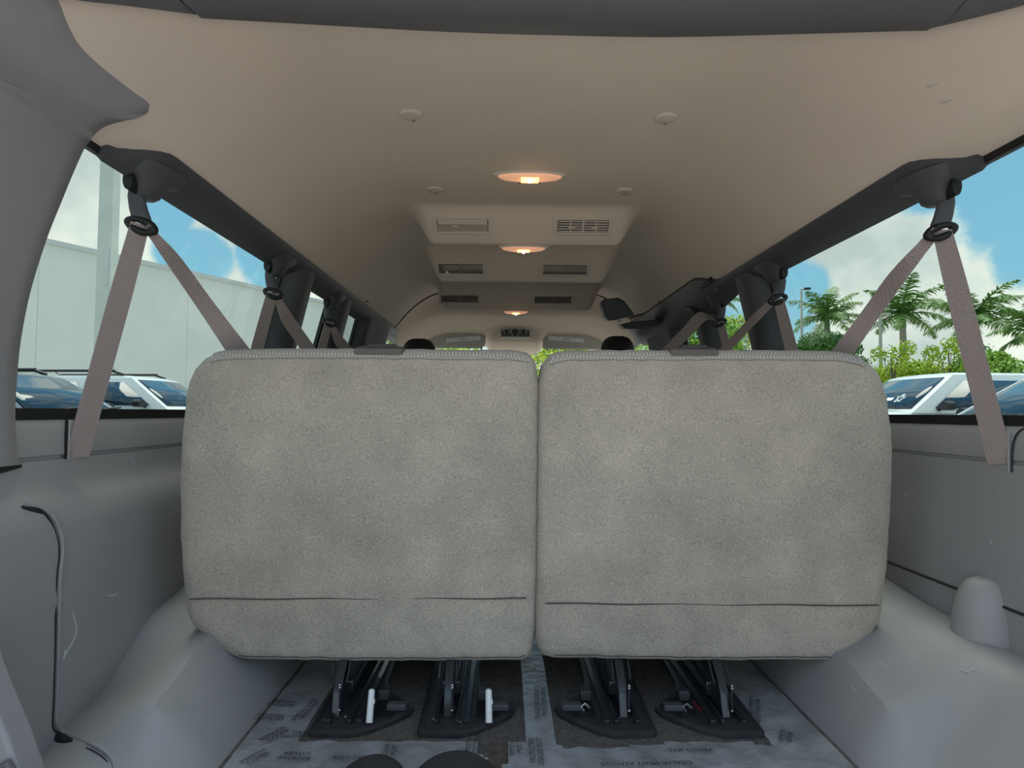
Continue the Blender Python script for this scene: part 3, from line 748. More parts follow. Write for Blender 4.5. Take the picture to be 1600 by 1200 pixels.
# ================================================================== seat belts
def ribbon(m, stations, th=.0012):
    """stations: (centre, half-width vector); swept thin strap, normal from path"""
    cs = [Vector(c) for c, w in stations]; ws = [Vector(w) for c, w in stations]
    C = catmull(cs, 8); Wd = catmull(ws, 8); rings = []
    for i, (c, w) in enumerate(zip(C, Wd)):
        t = (C[min(i + 1, len(C) - 1)] - C[max(0, i - 1)]).normalized(); nn_ = t.cross(w); 
        nn_ = nn_.normalized() * th if nn_.length > 1e-9 else Vector((0, th, 0))
        rings.append([c - w - nn_, c + w - nn_, c + w + nn_, c - w + nn_])
    m.loft(rings); return m
def belt(s, Y, lab, upper, lower=True, xo=.80):
    L = Vector((s * xo, Y, 1.018)); A = Vector((s * (xo + .006), Y - .015, 1.128))
    root = empty('seat_belt', (s * .80, Y, 1.13)); tag(root, lab, 'seat belt', 'seat belts on the side windows')
    # moulded anchor cover under the roof rail
    m = MB(); rings = []
    for cz, rx, ry, ox, oy in ((1.136, .040, .085, .012, .02), (1.118, .036, .070, .010, .015), (1.108, .030, .046, .008, .004), (1.096, .026, .036, .005, .002), (1.080, .021, .028, .001, .004), (1.074, .014, .018, -.001, .005)):
        rings.append([Vector((s * (xo - .004 - ox + rx * math.cos(a)), Y + oy + ry * math.sin(a), cz)) for a in [2 * math.pi * k / 24 for k in range(24)]])
    m.loft(rings); ac = m.build('anchor_cover', 'rail_plastic', root, smooth=50)
    m = MB(); rings = []
    for i in range(3):
        rings.append([Vector((s * (xo + .006 + (.010) * math.cos(a)), Y - .036 + .012 * i + .0 * math.sin(a) - (.012 if i == 0 else 0), 1.098 + .020 * math.sin(a))) for a in [2 * math.pi * k / 16 for k in range(16)]])
    m.loft(rings); m.build('slot', 'black_seal', ac)
    # sleeve and ring
    m = MB(); rings = []
    for t, w, d in ((0, .012, .006), (.12, .014, .008), (.45, .0165, .009), (.75, .018, .009), (.95, .019, .009), (1.0, .017, .007)):
        c = A.lerp(L + Vector((0, -.004, .012)), t) + Vector((s * .006 * math.sin(math.pi * t), 0, -.018 * (1 - t)))
        rings.append([c + Vector((w * math.cos(a) * .9, d * math.sin(a) - w * .3 * math.cos(a) * s, 0)) for a in [2 * math.pi * k / 14 for k in range(14)]])
    m.loft(rings); m.build('sleeve', 'rail_plastic', root, smooth=50)
    m = MB(); rings = []
    for k in range(20):
        a = 2 * math.pi * k / 20; ca, sa = math.cos(a), math.sin(a)
        c = L + Vector((.0225 * ca, -.006 - .006 * ca * s, .0115 * sa + s * .006 * ca)); u = Vector((ca, 0, sa)); v = Vector((0, 1, 0))
        rings.append([c + (u * math.cos(b) * .0078 + v * math.sin(b) * .010) for b in [2 * math.pi * q / 8 for q in range(8)]])
    m.loft(rings + [rings[0]], cap=False); m.build('guide_ring', 'black_seal', root, smooth=60)
    # lower strap to the side panel
    if lower:
        B = Vector((s * .9235, Y + .012, .5545)); m = MB(); T0 = L + Vector((s * .002, -.007, .004))
        ribbon(m, [(T0, Vector((.012, -.012 * s, -.002))), (T0.lerp(B, .3), Vector((.013, -.016 * s, 0))), (T0.lerp(B, .7), Vector((.011, -.019 * s, 0))), (B, Vector((.012, -.020 * s, .002)))])
        m.build('strap', 'webbing', root, smooth=30)
    # upper strap, twisting on its way to the seat
    m = MB(); st = []
    for c, w in upper: st.append((c, w))
    U0 = L + Vector((-s * .006, -.004, .003))
    ribbon(m, [(U0, Vector((.014, .010 * s, -.003)))] + st); m.build('strap', 'webbing', root, smooth=30)
    return root
def up(a, b, mid, Ye, wmid, wend, s, Ys):
    """mid and end points seen at pixel positions, at depths between the ring and the seat"""
    p = on_y(*mid, lerp(Ys, Ye, .3)); q = on_y(*b, Ye)
    d = (q - p).normalized(); across = d.cross(Vector((0, 1, 0))).normalized()
    edge_on = d.cross(across).normalized()
    if edge_on.y < 0: edge_on = -edge_on
    if across.x < 0: across = -across
    a, b_ = wmid, wend
    w0 = across * a + edge_on * math.sqrt(max(0, .0235 ** 2 - a * a)) * -s; w1 = across * b_ + edge_on * math.sqrt(max(0, .0235 ** 2 - b_ * b_)) * -s
    return [(p, w0), (p.lerp(q, .45), w0.lerp(w1, .32)), (q, w1), (q + (q - p) * .25, w1)]
belt(-1, 1.31, 'taupe seat belt hanging nearest at the left rear window', up(0, (372, 548), (272, 408), 1.50, .007, .0235, -1, 1.31))
belt(1, 1.295, 'taupe seat belt hanging nearest at the right rear window', up(0, (1316, 552), (1402, 433), 1.50, .006, .0235, 1, 1.295))
belt(-1, 2.055, 'taupe seat belt in front of the first left window pillar', up(0, (486, 552), (447, 495), 2.22, .014, .0235, -1, 2.055))
belt(1, 2.08, 'taupe seat belt in front of the first right window pillar', up(0, (1128, 552), (1180, 497), 2.3, .006, .010, 1, 2.08))
belt(-1, 2.72, 'dark seat belt further forward, by the second left window pillar', up(0, (546, 552), (527, 528), 2.85, .016, .022, -1, 2.72))
belt(1, 2.62, 'dark wide seat belt further forward, under the sliding door track', up(0, (1040, 552), (1098, 494), 2.85, .0225, .0235, 1, 2.62), xo=.79)

# ================================================================== ceiling fittings
def frame_at(px, py):
    p = on_head(px, py); e = .01
    du = Vector((1, 0, (hl(p.x + e, p.y) - hl(p.x - e, p.y)) / (2 * e))).normalized()
    dv = Vector((0, 1, (hl(p.x, p.y + .004) - hl(p.x, p.y - .012)) / .016)).normalized()
    n = dv.cross(du)
    if n.z > 0: n = -n
    return p, Vector((1, 0, 0)), dv, n.normalized()
# round caps
for (px, py, r, lab) in ((642, 179, .028, 'round beige cap on the ceiling, nearest on the left'), (1041, 184, .028, 'round beige cap on the ceiling, nearest on the right'),
                         (679, 296, .0275, 'round beige cap on the ceiling, left of the nearest lamp and beyond it'), (976, 298, .0275, 'round beige cap on the ceiling, right of the nearest lamp and beyond it')):
    p = on_head(px, py); root = empty('ceiling_cap', p + Vector((0, 0, -.008))); tag(root, lab, 'ceiling cap', 'round caps on the ceiling')
    m = MB(); m.rev([(.001, -.0055), (r * .86, -.0052), (r * .96, -.0042), (r, -.0015), (r, .003)], p, 32); m.build('disc', 'cap_beige', root, smooth=50)
    m = MB(); m.rev([(r * 1.0, .0), (r * 1.10, -.0012), (r * 1.12, .003)], p, 32); m.build('rim', 'cap_beige', root, smooth=30)
    m = MB(); m.obox(p + Vector((r * .1, r * .9, -.0045)), (.004, 0, 0), (0, .0012, 0), (0, 0, .0016)); m.build('notch', 'taupe_plastic', root)
# air vents on the duct steps
vents = [(723, 351.5, .106, .034, 7, 'left air vent of the nearest ceiling duct, half-shut flap'), (911, 353, .106, .034, 5, 'right air vent of the nearest ceiling duct, open grid of slats'),
         (720, 419.5, .112, .036, 5, 'left air vent of the middle ceiling duct, a pale knob at its left'), (883, 421, .112, .036, 5, 'right air vent of the middle ceiling duct'),
         (718, 466.5, .115, .034, 4, 'left air vent of the farthest ceiling duct'), (864, 468, .115, .034, 4, 'right air vent of the farthest ceiling duct')]
for i, (px, py, hw, hh, ns, lab) in enumerate(vents):
    p, u, v, n = frame_at(px, py)
    root = empty('air_vent', p); tag(root, lab, 'air vent', 'ceiling air vents')
    fm = 'cap_beige'
    def Q(a, b, c): return p + u * a + v * b + n * c
    m = MB()
    o_ = [(-hw, -hh), (hw, -hh), (hw, hh), (-hw, hh)]; iw, ih = hw - .014, hh - .009
    i_ = [(-iw, -ih), (iw, -ih), (iw, ih), (-iw, ih)]; mid_ = [((a + c) / 2, (b + d) / 2) for (a, b), (c, d) in zip(o_, i_)]
    m.loft([[Q(a, b, -.004) for a, b in o_], [Q(a, b, .005) for a, b in o_], [Q(a, b, .007) for a, b in mid_], [Q(a, b, .005) for a, b in i_], [Q(a, b, -.004) for a, b in i_]], cap=False)
    m.build('frame', fm, root, smooth=25)
    m = MB(); m.obox(Q(0, 0, .0005), u * iw, v * ih, n * .001); m.build('recess', 'black_seal', root)
    flap = i == 0
    lo = -ih; hi = ih
    if flap:
        m = MB(); m.obox(Q(0, -ih * .62, .0045), u * (iw - .003), v * (ih * .34), n * .0035 + v * .002); m.build('flap', fm, root, bevel=.001); lo = -ih * .28
    base = None
    for k in range(ns):
        b = lerp(lo, hi, (k + .5) / ns); pos = Q(0, b, .0038)
        if base is None:
            m = MB(); m.obox((0, 0, 0), u * (iw - .002), v * ((hi - lo) / ns * (.22 if i == 1 else .2)), n * .0022)
            base = m.data('slat', Vector((0, 0, 0)), 30); base.materials.append(M[fm if i < 2 else 'vent_grey'])
        so_ = bpy.data.objects.new('slat', base); COL.objects.link(so_); so_.parent = root; so_.location = pos - p
    cols = [-.5, 0, .5] if i == 1 else ([] if flap else [0])
    for c_ in cols:
        m = MB(); m.obox(Q(c_ * iw, 0, .0042), u * (.0035 if c_ == 0 else .002), v * ih, n * .0022); m.build('divider', fm if i < 2 else 'vent_grey', root)
    if i < 2:
        for sx in ((-.45, .45) if i == 1 else (-.3,)):
            m = MB(); m.obox(Q(sx * iw, ih * .12, .007), u * .012, v * .0025, n * .001); m.build('tab', fm, root)
    if i == 2:
        m = MB(); m.rev([(.0005, -.008), (.006, -.006), (.007, 0), (.004, .004)], Q(-iw * .62, ih * .45, .010), 12); m.build('knob', 'sticker', root, smooth=60)
# dome lamps
for i, (px, py, hw, hd, lab) in enumerate(((828, 273, .102, .033, 'lit oval dome lamp on the ceiling, nearest of the three'), (818, 384, .085, .026, 'lit oval dome lamp at the lip of the nearest duct'), (806, 484.5, .072, .03, 'lit oval dome lamp under the farthest duct lip'))):
    p = on_head(px, py) if i == 0 else on_y(px, py, BUMPS[0][0] + .03 if i == 1 else BUMPS[2][0] + .035)
    if i: p.z = hl(p.x, BUMPS[0 if i == 1 else 2][0] + .005) - .0005
    root = empty('dome_lamp', p); tag(root, lab, 'ceiling lamp', 'dome lamps along the ceiling')
    def er(f, z): return [p + Vector((hw * f * math.cos(a), hd * f * math.sin(a) , z)) for a in [2 * math.pi * k / 40 for k in range(40)]]
    m = MB(); m.loft([er(1.12, .004), er(1.12, -.002), er(1.06, -.007), er(.98, -.006), er(.96, .002)], cap=False); m.build('bezel', 'cap_beige', root, smooth=40)
    m = MB(); m.loft([er(.97, -.002), er(.95, -.009), er(.85, -.014), er(.6, -.0175), er(.3, -.0185)]); m.build('lens', 'lens_amber', root, smooth=60)
    m = MB(); m.obox(p + Vector((0, 0, -.0150)), (hw * .27, 0, 0), (0, hd * .66, 0), (0, 0, .004)); m.build('lamp_window', 'lens_glow', root, bevel=.002)
    m = MB(); m.rev([(.0005, -.005), (.0035, -.0035), (.005, 0), (.0035, .0035), (.0005, .005)], p + Vector((0, -hd * .1, -.0225)), 12); m.build('bulb', 'bulb_glow', root, smooth=80)
    for sx in (-.25, .25):
        m = MB(); m.obox(p + Vector((hw * sx, hd * .80, -.0145)), (.007, 0, 0), (0, .003, 0), (0, 0, .003)); m.build('switch', 'black_seal', root, bevel=.001)
    pl = bpy.data.lights.new('lamp_light', 'POINT'); pl.energy = .05; pl.color = (1., .6, .25); pl.shadow_soft_size = .02
    lo_ = bpy.data.objects.new('lamp_light', pl); COL.objects.link(lo_); lo_.parent = root; lo_.location = (0, -.0, -.045)
# small clips in the headliner
for px, py, lab in ((572, 471, 'small dark clip in the headliner at far left'), (1032, 471, 'small dark clip in the headliner at far right')):
    p = on_head(px, py); m = MB(); m.obox(p + Vector((0, 0, -.001)), (.012, 0, 0), (0, .010, 0), (0, 0, .002)); tag(m.build('headliner_clip', 'taupe_plastic'), lab, 'clip', 'headliner clips')

# ================================================================== front fittings
def on_front(px, py): return hit(px, py, lambda p: hf(p.x, p.y) - p.z, 3.94, 4.97, 1500)
for (x0, x1, y0, y1, lab, flip) in ((630, 759, 513, 543, 'left folded sun visor with white sticker at the windscreen', 1), (848, 960, 511, 545, 'right folded sun visor with white sticker at the windscreen', -1)):
    Yv = 4.62
    a, b = on_y(x0, y1, Yv), on_y(x1, y0, Yv); cx, cz = (a.x + b.x) / 2, (a.z + b.z) / 2; w, h = (b.x - a.x) / 2, (b.z - a.z) / 2
    root = empty('sun_visor', (cx, Yv, cz)); tag(root, lab, 'sun visor', 'sun visors')
    pts = []
    for (sx, sz, r) in ((1, 1, .05 if flip > 0 else .03), (-1, 1, .03 if flip > 0 else .05), (-1, -1, .02), (1, -1, .045 if flip > 0 else .02)):
        c0 = (cx + sx * (w - r), cz + sz * (h - r))
        st = {(1, 1): 0, (-1, 1): 90, (-1, -1): 180, (1, -1): 270}[(sx, sz)]
        for k in range(7): an = rad(st + 15 * k); pts.append((c0[0] + r * math.cos(an), c0[1] + r * math.sin(an)))
    tilt = lambda z: .25 * (z - cz)
    ring = lambda pl_, d: [Vector((x, Yv + d - tilt(z), z)) for x, z in pl_]
    m = MB(); m.loft([ring(offset_poly(pts, .012), .012), ring(pts, .004), ring(pts, -.004), ring(offset_poly(pts, .012), -.013)]); vb = m.build('pad', 'visor_fabric', root, smooth=50)
    sx0, sx1 = ((697, 751) if flip > 0 else (857, 912))
    sa, sb = on_y(sx0, 534 if flip > 0 else 534, Yv - .016), on_y(sx1, 526, Yv - .016)
    m = MB(); zc = (sa.z + sb.z) / 2; hh_ = .0145; tl_ = .010 * flip
    m.add([(sa.x, Yv - .0165 - tilt(zc - hh_), zc - hh_ - tl_), (sb.x, Yv - .0165 - tilt(zc), zc - hh_ + tl_), (sb.x, Yv - .0165 - tilt(zc + hh_), zc + hh_ + tl_), (sa.x, Yv - .0165 - tilt(zc + hh_), zc + hh_ - tl_)], [(0, 1, 2, 3)])
    stk = m.build('sticker', 'sticker', root, smooth=0, thick=.0006)
    xm = (sa.x + sb.x) / 2
    m = MB(); cc = Vector((xm, Yv - .0185 - tilt(zc), zc))
    for sg in (-1, 1):
        m.tube([cc + Vector((sg * (.016 + .004 * math.cos(q)), 0, .010 * math.sin(q))) for q in (-1.1, -.4, .4, 1.1)], .0013, 5)
    m.tube([cc + Vector((.006 * math.cos(q), 0, .006 * math.sin(q))) for q in [k * math.pi / 4 for k in range(9)]], .0013, 5)
    m.build('print', 'print_black', stk)
    m = MB(); hx = cx + flip * (w - .03); m.tube([(hx, Yv + .01, cz - h * .8), (hx, Yv + .03, cz - h - .008)], .006, 8); m.build('pivot_pin', 'dark_plastic', root)
# climate control panel in the overhead console
pc = on_front(804, 518); Yc = pc.y - .006
a, b = on_y(783, 525, Yc), on_y(827, 510, Yc); cx, cz, w, h = (a.x + b.x) / 2, (a.z + b.z) / 2, (b.x - a.x) / 2, (b.z - a.z) / 2
root = empty('climate_panel', (cx, Yc, cz)); tag(root, 'black rear climate control panel with three knobs in the overhead console', 'control panel')
m = MB(); m.box(cx - w - .012, cx + w + .012, Yc - .002, Yc + .05, cz - h - .012, cz + h + .012); m.build('surround', 'visor_fabric', root, bevel=.008)
m = MB(); m.box(cx - w, cx + w, Yc - .006, Yc + .0, cz - h, cz + h); m.build('face', 'console_black', root, bevel=.002)
for k, dx in enumerate((-.60, 0, .60)):
    r = (.020, .028, .020)[k]; c = Vector((cx + dx * w, Yc - .007, cz - .002))
    m = MB(); m.rev([(r * .5, -.014), (r * .62, -.012), (r * .7, 0)], c, 20, 'Y'); kb = m.build('knob', 'dark_plastic', root, smooth=40)
    m = MB(); ring = [c + Vector((r * math.cos(t), -.001, r * math.sin(t))) for t in [rad(-60 + 300 * q / 20 + 0) for q in range(21)]]
    m.tube(ring, .0018, 6); m.build('dial_mark', 'sticker', kb)
# interior mirror
a, b = on_y(793, 552, 4.95), on_y(834, 535, 4.95); m = MB(); m.loft([[Vector((lerp(a.x, b.x, t), 4.95 + d, lerp(a.z, b.z, u))) for t, u in ((.03, 0), (.97, 0), (1, .3), (1, .9), (.9, 1), (.1, 1), (0, .9), (0, .3))] for d in (0, .03)])
root = empty('rear_view_mirror', (0, 4.95, b.z)); tag(root, 'black rear-view mirror at the windscreen above the seat gap', 'mirror')
m.build('housing', 'console_black', root, bevel=.004); m = MB(); m.tube([((a.x + b.x) / 2, 4.97, b.z - .01), ((a.x + b.x) / 2, 4.99, b.z + .06)], .012, 8); m.build('stalk', 'console_black', root)
# front headrests
for px, py, lab in ((655, 529, 'black rounded headrest of the left front seat'), (965, 525, 'black rounded headrest of the right front seat')):
    c = on_y(px, py, 4.05); root = empty('headrest', (c.x, 4.05, c.z - .25)); tag(root, lab, 'headrest', 'front headrests')
    rings = []
    for i in range(9):
        t = i / 8; an = t * math.pi / 2; w = .105 * max(.08, math.cos(an) ** .62) if t > 0 else .095; d = .05 * max(.1, math.cos(an) ** .6)
        z = c.z - .10 + .10 * math.sin(an) if i else c.z - .19
        rings.append([Vector((c.x + w * math.copysign(abs(math.cos(q)) ** .7, math.cos(q)), 4.05 + d * math.sin(q), z)) for q in [2 * math.pi * k / 24 for k in range(24)]])
    m = MB(); m.loft(rings); m.build('pad', 'headrest', root, smooth=70)
    for sx in (-.04, .04):
        m = MB(); m.tube([(c.x + sx, 4.05, c.z - .17), (c.x + sx, 4.05, c.z - .30)], .006, 8); m.build('post', 'steel', root)
    m = MB(); m.loft([[Vector((c.x + sx * w, 4.05 + dy, z)) for sx, dy in ((-1, -.06), (1, -.06), (1, .06), (-1, .06))] for w, z in ((.24, 0.15), (.25, .5), (.20, c.z - .24), (.14, c.z - .22))])
    m.build('backrest', 'headrest', root, bevel=.03)
# roof-mounted belt retractor box and its arm on the right
p = on_y(962, 482, 3.35)
root = empty('belt_retractor', p); tag(root, 'dark roof-hung box with tapering arm, ahead of the right sliding door track', 'retractor')
m = MB(); f = [(939, 471), (944, 467), (966, 465), (976, 470), (985, 482), (992, 492), (983, 494), (970, 497), (950, 500), (945, 494)]
fr = [on_y(x, y, 3.32) for x, y in f]; m.loft([fr, [q + Vector((.01, .14, .012)) for q in fr]]); m.build('housing', 'rail_plastic', root, bevel=.01, smooth=30)
m = MB(); q0 = on_y(968, 500, 3.34); m.tube([q0 + Vector((0, 0, .012)), q0 + Vector((0, 0, -.012))], .008, 10); m.build('pivot', 'steel', root)
m = MB(); ar = [(969, 507), (975, 512), (1000, 514), (1030, 508), (1045, 498), (1020, 500), (985, 503)]
fr = [on_y(x, y, 3.36) for x, y in ar]; m.loft([fr, [q + Vector((0, .10, .008)) for q in fr]]); m.build('arm', 'dark_plastic', root, bevel=.005, smooth=30)
# sliding door upper track with bright edge
root = empty('door_track', (.70, 2.9, 1.14)); tag(root, 'long black sliding door track under the right headliner edge', 'door track')
tp = [on_head(px, py, .012) for px, py in ((1112, 437), (1080, 456), (1040, 478), (1018, 489), (1000, 494), (985, 497))]
m = MB(); m.tube(catmull(tp, 5), .014, 10, flat=.6); m.build('channel', 'black_seal', root)
m = MB(); m.tube(catmull([q + Vector((.035, 0, -.028)) for q in tp[:5]], 5), .012, 10); m.build('lower_rail', 'dark_plastic', root)
m = MB(); m.tube(catmull([q + Vector((.02, 0, -.018)) for q in tp[1:4]], 5), .0035, 8); m.build('bright_edge', 'steel', root)
m = MB(); hp_ = [on_x(px, py, .745) for px, py in ((1030, 505), (1055, 486), (1076, 480), (1088, 492), (1082, 510))]
m.tube(catmull(hp_, 6), .013, 10); m.build('grab_handle', 'dark_plastic', root)
# ================================================================== outdoors
GZ = -.54
m = MB(); m.box(-150, 150, -60, 240, GZ - .1, GZ); struct(m.build('ground', 'asphalt', smooth=0))
def at(px, py, Y): return on_y(px, py, Y)
# long plain building on the left, of wall panels
A = at(60, 377, 23.0); Bp = at(425, 459, 32.5); dirb = (Bp - A); dirb.z = 0; Lb = dirb.length; dirb.normalize(); nb = Vector((dirb.y, -dirb.x, 0))
top = (A.z + Bp.z) / 2
root = empty('warehouse', (A.x, A.y, GZ)); tag(root, 'long pale grey windowless building beyond the left window', 'building')
seg = 5.9; k0 = -2
for k in range(k0, 8):
    c = Vector((A.x, A.y, 0)) + dirb * (k * seg + seg / 2)
    m = MB(); m.obox((0, 0, 0), dirb * (seg / 2 - .006), nb * .1, (0, 0, (top - GZ) / 2)); 
    if k == k0: pm = m.data('wall_panel', Vector((0, 0, 0)), 0); pm.materials.append(M['wall_paint'])
    o = bpy.data.objects.new('wall_panel', pm); COL.objects.link(o); o.parent = root; o.location = Vector((c.x, c.y, (top + GZ) / 2)) - WL[root.name]
m = MB(); c = Vector((A.x, A.y, top + .08)) + dirb * (3 * seg); m.obox(c, dirb * (5 * seg), nb * .18, (0, 0, .09)); m.build('parapet_cap', 'wall_cap', root)
m = MB(); c = Vector((A.x, A.y, (top + GZ) / 2)) + dirb * (3 * seg) - nb * 4.2; m.obox(c, dirb * (5 * seg), nb * 4, (0, 0, (top - GZ) / 2 - .02)); m.build('core', 'wall_paint', root)
# steel post in front of it
p = at(160, 640, 15.0); root = empty('steel_post', (p.x, p.y, GZ)); tag(root, 'tall square steel post in front of the pale building', 'post')
m = MB(); m.box(p.x - .16, p.x + .16, p.y - .15, p.y + .15, GZ, 9.0); m.build('shaft', 'pole_paint', root, bevel=.02)
pz = at(165, 418, 14.8).z; m = MB(); m.box(p.x + .03, p.x + .125, p.y - .18, p.y - .15, pz - .4, pz + .4); m.build('cover_plate', 'wall_cap', root, bevel=.008)
m = MB(); m.box(p.x - .3, p.x + .3, p.y - .3, p.y + .3, GZ, GZ + .05); m.build('base_plate', 'pole_paint', root)

# ---------------------------------------------------------------- vehicles
def vehicle(name, lab, cat, loc, heading, paint, kind='suv', rails=False, H=1.85, group=None, sticker=False, antenna=False, hood_paint=None):
    root = empty(name, (loc[0], loc[1], GZ), heading); tag(root, lab, cat, group)
    L = 5.0 if kind == 'suv' else 5.9; W = 1.0; belt_z = H * .69; hood_z = H * (.69 if kind != 'suv' else .68)
    xf = L / 2; wb = xf - 1.45          # windscreen base
    cab_end = -xf + .12 if kind == 'suv' else wb - 3.0
    secs = [(xf, .45, .60, .72), (xf - .06, .38, .80, .90), (xf - .25, .33, hood_z - .12, .97), (xf - .7, .32, hood_z - .04, .99), (wb, .32, hood_z + .01, 1.0), (wb - .3, .32, belt_z, 1.0), (0, .32, belt_z, 1.0), (cab_end, .34, belt_z + (.03 if kind == 'suv' else 0), 1.0), (-xf + .1, .38, belt_z, .98), (-xf, .45, belt_z - .12, .92)]
    if kind != 'suv': secs = [q for q in secs if q[0] != cab_end]
    m = MB(); rings = []
    for x, zb, zt, w in secs:
        w *= W
        rings.append([Vector((x, y, z)) for y, z in ((-w * .9, zb), (-w, zb + .15), (-w, lerp(zb, zt, .6)), (-w * .97, zt - .10), (-w * .90, zt - .02), (-w * .45, zt + .015), (0, zt + .02), (w * .45, zt + .015), (w * .90, zt - .02), (w * .97, zt - .10), (w, lerp(zb, zt, .6)), (w, zb + .15), (w * .9, zb))])
    m.loft(rings); m.build('body', paint, root, local=True, smooth=45)
    # cab: base and roof outlines
    zb = belt_z - .02; zr = H
    fx, rx = wb + .02, cab_end + .02; tfx = wb - .72; trx = cab_end + (.28 if kind == 'suv' else .18); bw, tw = .93, .70
    def cab_pt(u, v, s):          # u along length 0 rear..1 front, v height 0..1
        x = lerp(lerp(rx, trx, v), lerp(fx, tfx, v), u); y = s * lerp(bw, tw, v ** 1.15); z = lerp(zb, zr - .05, v)
        return Vector((x, y, z))
    rings = []
    for v in (0, .35, .7, .92, 1.0):
        ring = []
        for u, s in ((0, -1), (.33, -1), (.66, -1), (1, -1)): ring.append(cab_pt(u, v, s) * 1)
        f1, f2 = cab_pt(1, v, -1), cab_pt(1, v, 1)
        for t in (.25, .5, .75): q = f1.lerp(f2, t); q.x += .10 * math.sin(math.pi * t); ring.append(q)
        for u, s in ((1, 1), (.66, 1), (.33, 1), (0, 1)): ring.append(cab_pt(u, v, s) * 1)
        rings.append(ring)
    top = rings[-1]; c = sum(top, Vector()) / len(top)
    rings.append([q.lerp(c, .12) + Vector((0, 0, .035)) for q in top]); rings.append([q.lerp(c, .5) + Vector((0, 0, .05)) for q in top])
    m = MB(); m.loft(rings); m.build('cab', paint, root, local=True, smooth=40)
    # glazing, set just proud of the cab
    def pane(name_, corners, off, nu=1, bow=0.):
        a, b, c_, d = corners; m = MB()
        def fn(u, v):
            q = a.lerp(b, u).lerp(d.lerp(c_, u), v); q = q + off; q.x += bow * math.sin(math.pi * u); return q
        m.grid(fn, nu, 2); return m.build(name_, 'car_glass', root, local=True, smooth=60, thick=.006)
    A0, A1 = cab_pt(1, .10, -1), cab_pt(1, .10, 1); B0, B1 = cab_pt(1, .92, -1), cab_pt(1, .92, 1)
    ins = lambda a, b, t: a.lerp(b, t)
    ws = pane('windscreen', (ins(A0, A1, .05), ins(A0, A1, .95), ins(B0, B1, .94), ins(B0, B1, .06)), Vector((.012, 0, .008)), 12, .088)
    R0, R1 = cab_pt(0, .15, -1), cab_pt(0, .15, 1); S0, S1 = cab_pt(0, .85, -1), cab_pt(0, .85, 1)
    pane('rear_window', (ins(R0, R1, .08), ins(R0, R1, .92), ins(S0, S1, .9), ins(S0, S1, .1)), Vector((-.012, 0, .004)))
    spans = [(.04, .30), (.34, .62), (.66, .94)] if kind == 'suv' else [(.06, .46), (.52, .92)]
    for s in (-1, 1):
        for (u0, u1) in spans:
            pane('side_window', (cab_pt(u0, .12, s), cab_pt(u1, .12, s), cab_pt(u1 - (.02 if u1 > .9 else .0), .84, s), cab_pt(u0 + .01, .84, s)), Vector((0, s * .012, .004)))
        m = MB(); mx, my = wb - .35, s * 1.10
        m.loft([[Vector((mx + dx, my + s * .085 * math.cos(q), belt_z + .075 + .06 * math.sin(q))) for q in [2 * math.pi * k / 12 for k in range(12)]] for dx in (-.06, .02, .06)]); mi = m.build('door_mirror', 'car_black', root, local=True, smooth=50)
        m = MB(); m.tube([(mx, s * .92, belt_z + .03), (mx, s * 1.04, belt_z + .07)], .03, 8); m.build('mirror_arm', 'car_black', root, local=True)
        if rails:
            m = MB(); m.tube([(tfx - .18, s * .62, H - .0), (tfx - .35, s * .62, H + .055), (0, s * .62, H + .065), (trx + .3, s * .62, H + .055), (trx + .15, s * .62, H)], .022, 8); m.build('roof_rail', 'car_black', root, local=True)
        m = MB(); m.obox((xf - .12, s * .72, hood_z - .26), (.08, 0, 0), (0, .17, 0), (0, 0, .08)); m.build('headlight', 'headlight', root, local=True, bevel=.03)
        for hx in ((wb - .95, wb - 1.95) if kind == 'suv' else (wb - 1.2,)):
            m = MB(); m.tube([(hx, s * 1.0, belt_z - .15), (hx - .02, s * 1.03, belt_z - .15), (hx - .18, s * 1.03, belt_z - .15), (hx - .2, s * 1.0, belt_z - .15)], .014, 6); m.build('door_handle', paint, root, local=True)
        for wx in (xf - .95, -xf + 1.05):
            m = MB(); m.rev([(.24, -.11), (.35, -.12), (.39, -.08), (.39, .08), (.35, .12), (.24, .11)], (wx, s * .90, .39), 28, 'Y'); wh = m.build('wheel', 'tire', root, local=True, smooth=40)
            m = MB(); m.rev([(.03, s * .125), (.12, s * .115), (.22, s * .10), (.245, s * .118), (.25, s * .09)], (wx, s * .90, .39), 20, 'Y'); r_ = m.build('rim', 'rim', wh, local=True, smooth=30)
    m = MB(); m.obox((xf - .01, 0, hood_z - .30), (.05, 0, 0), (0, .50, 0), (0, 0, .13)); m.build('grille', 'car_black', root, local=True, bevel=.02)
    m = MB(); m.obox((xf + .0, 0, .52), (.09, 0, 0), (0, .92, 0), (0, 0, .12)); m.build('bumper', 'car_black', root, local=True, bevel=.05)
    for y0 in (-.55, .15):
        m = MB(); m.tube([(wb + .16, y0, belt_z + .03), (wb + .14, y0 + .25, belt_z + .055), (wb + .10, y0 + .55, belt_z + .07)], .014, 6); m.build('wiper', 'car_black', root, local=True)
    if kind != 'suv':
        x0, x1 = -xf + .12, cab_end - .12
        for y in (-.93, .93):
            m = MB(); m.obox(((x0 + x1) / 2, y, belt_z + .05), ((x1 - x0) / 2, 0, 0), (0, .045, 0), (0, 0, .06)); m.build('bed_rail', paint, root, local=True, bevel=.02)
        m = MB(); m.obox((x0, 0, belt_z + .05), (.04, 0, 0), (0, .93, 0), (0, 0, .06)); m.build('tailgate_top', paint, root, local=True, bevel=.015)
    if rails:
        m = MB(); m.tube([(trx + .7, 0, H + .04), (trx + .62, 0, H + .10)], .012, 6); m.build('antenna', 'car_black', root, local=True)
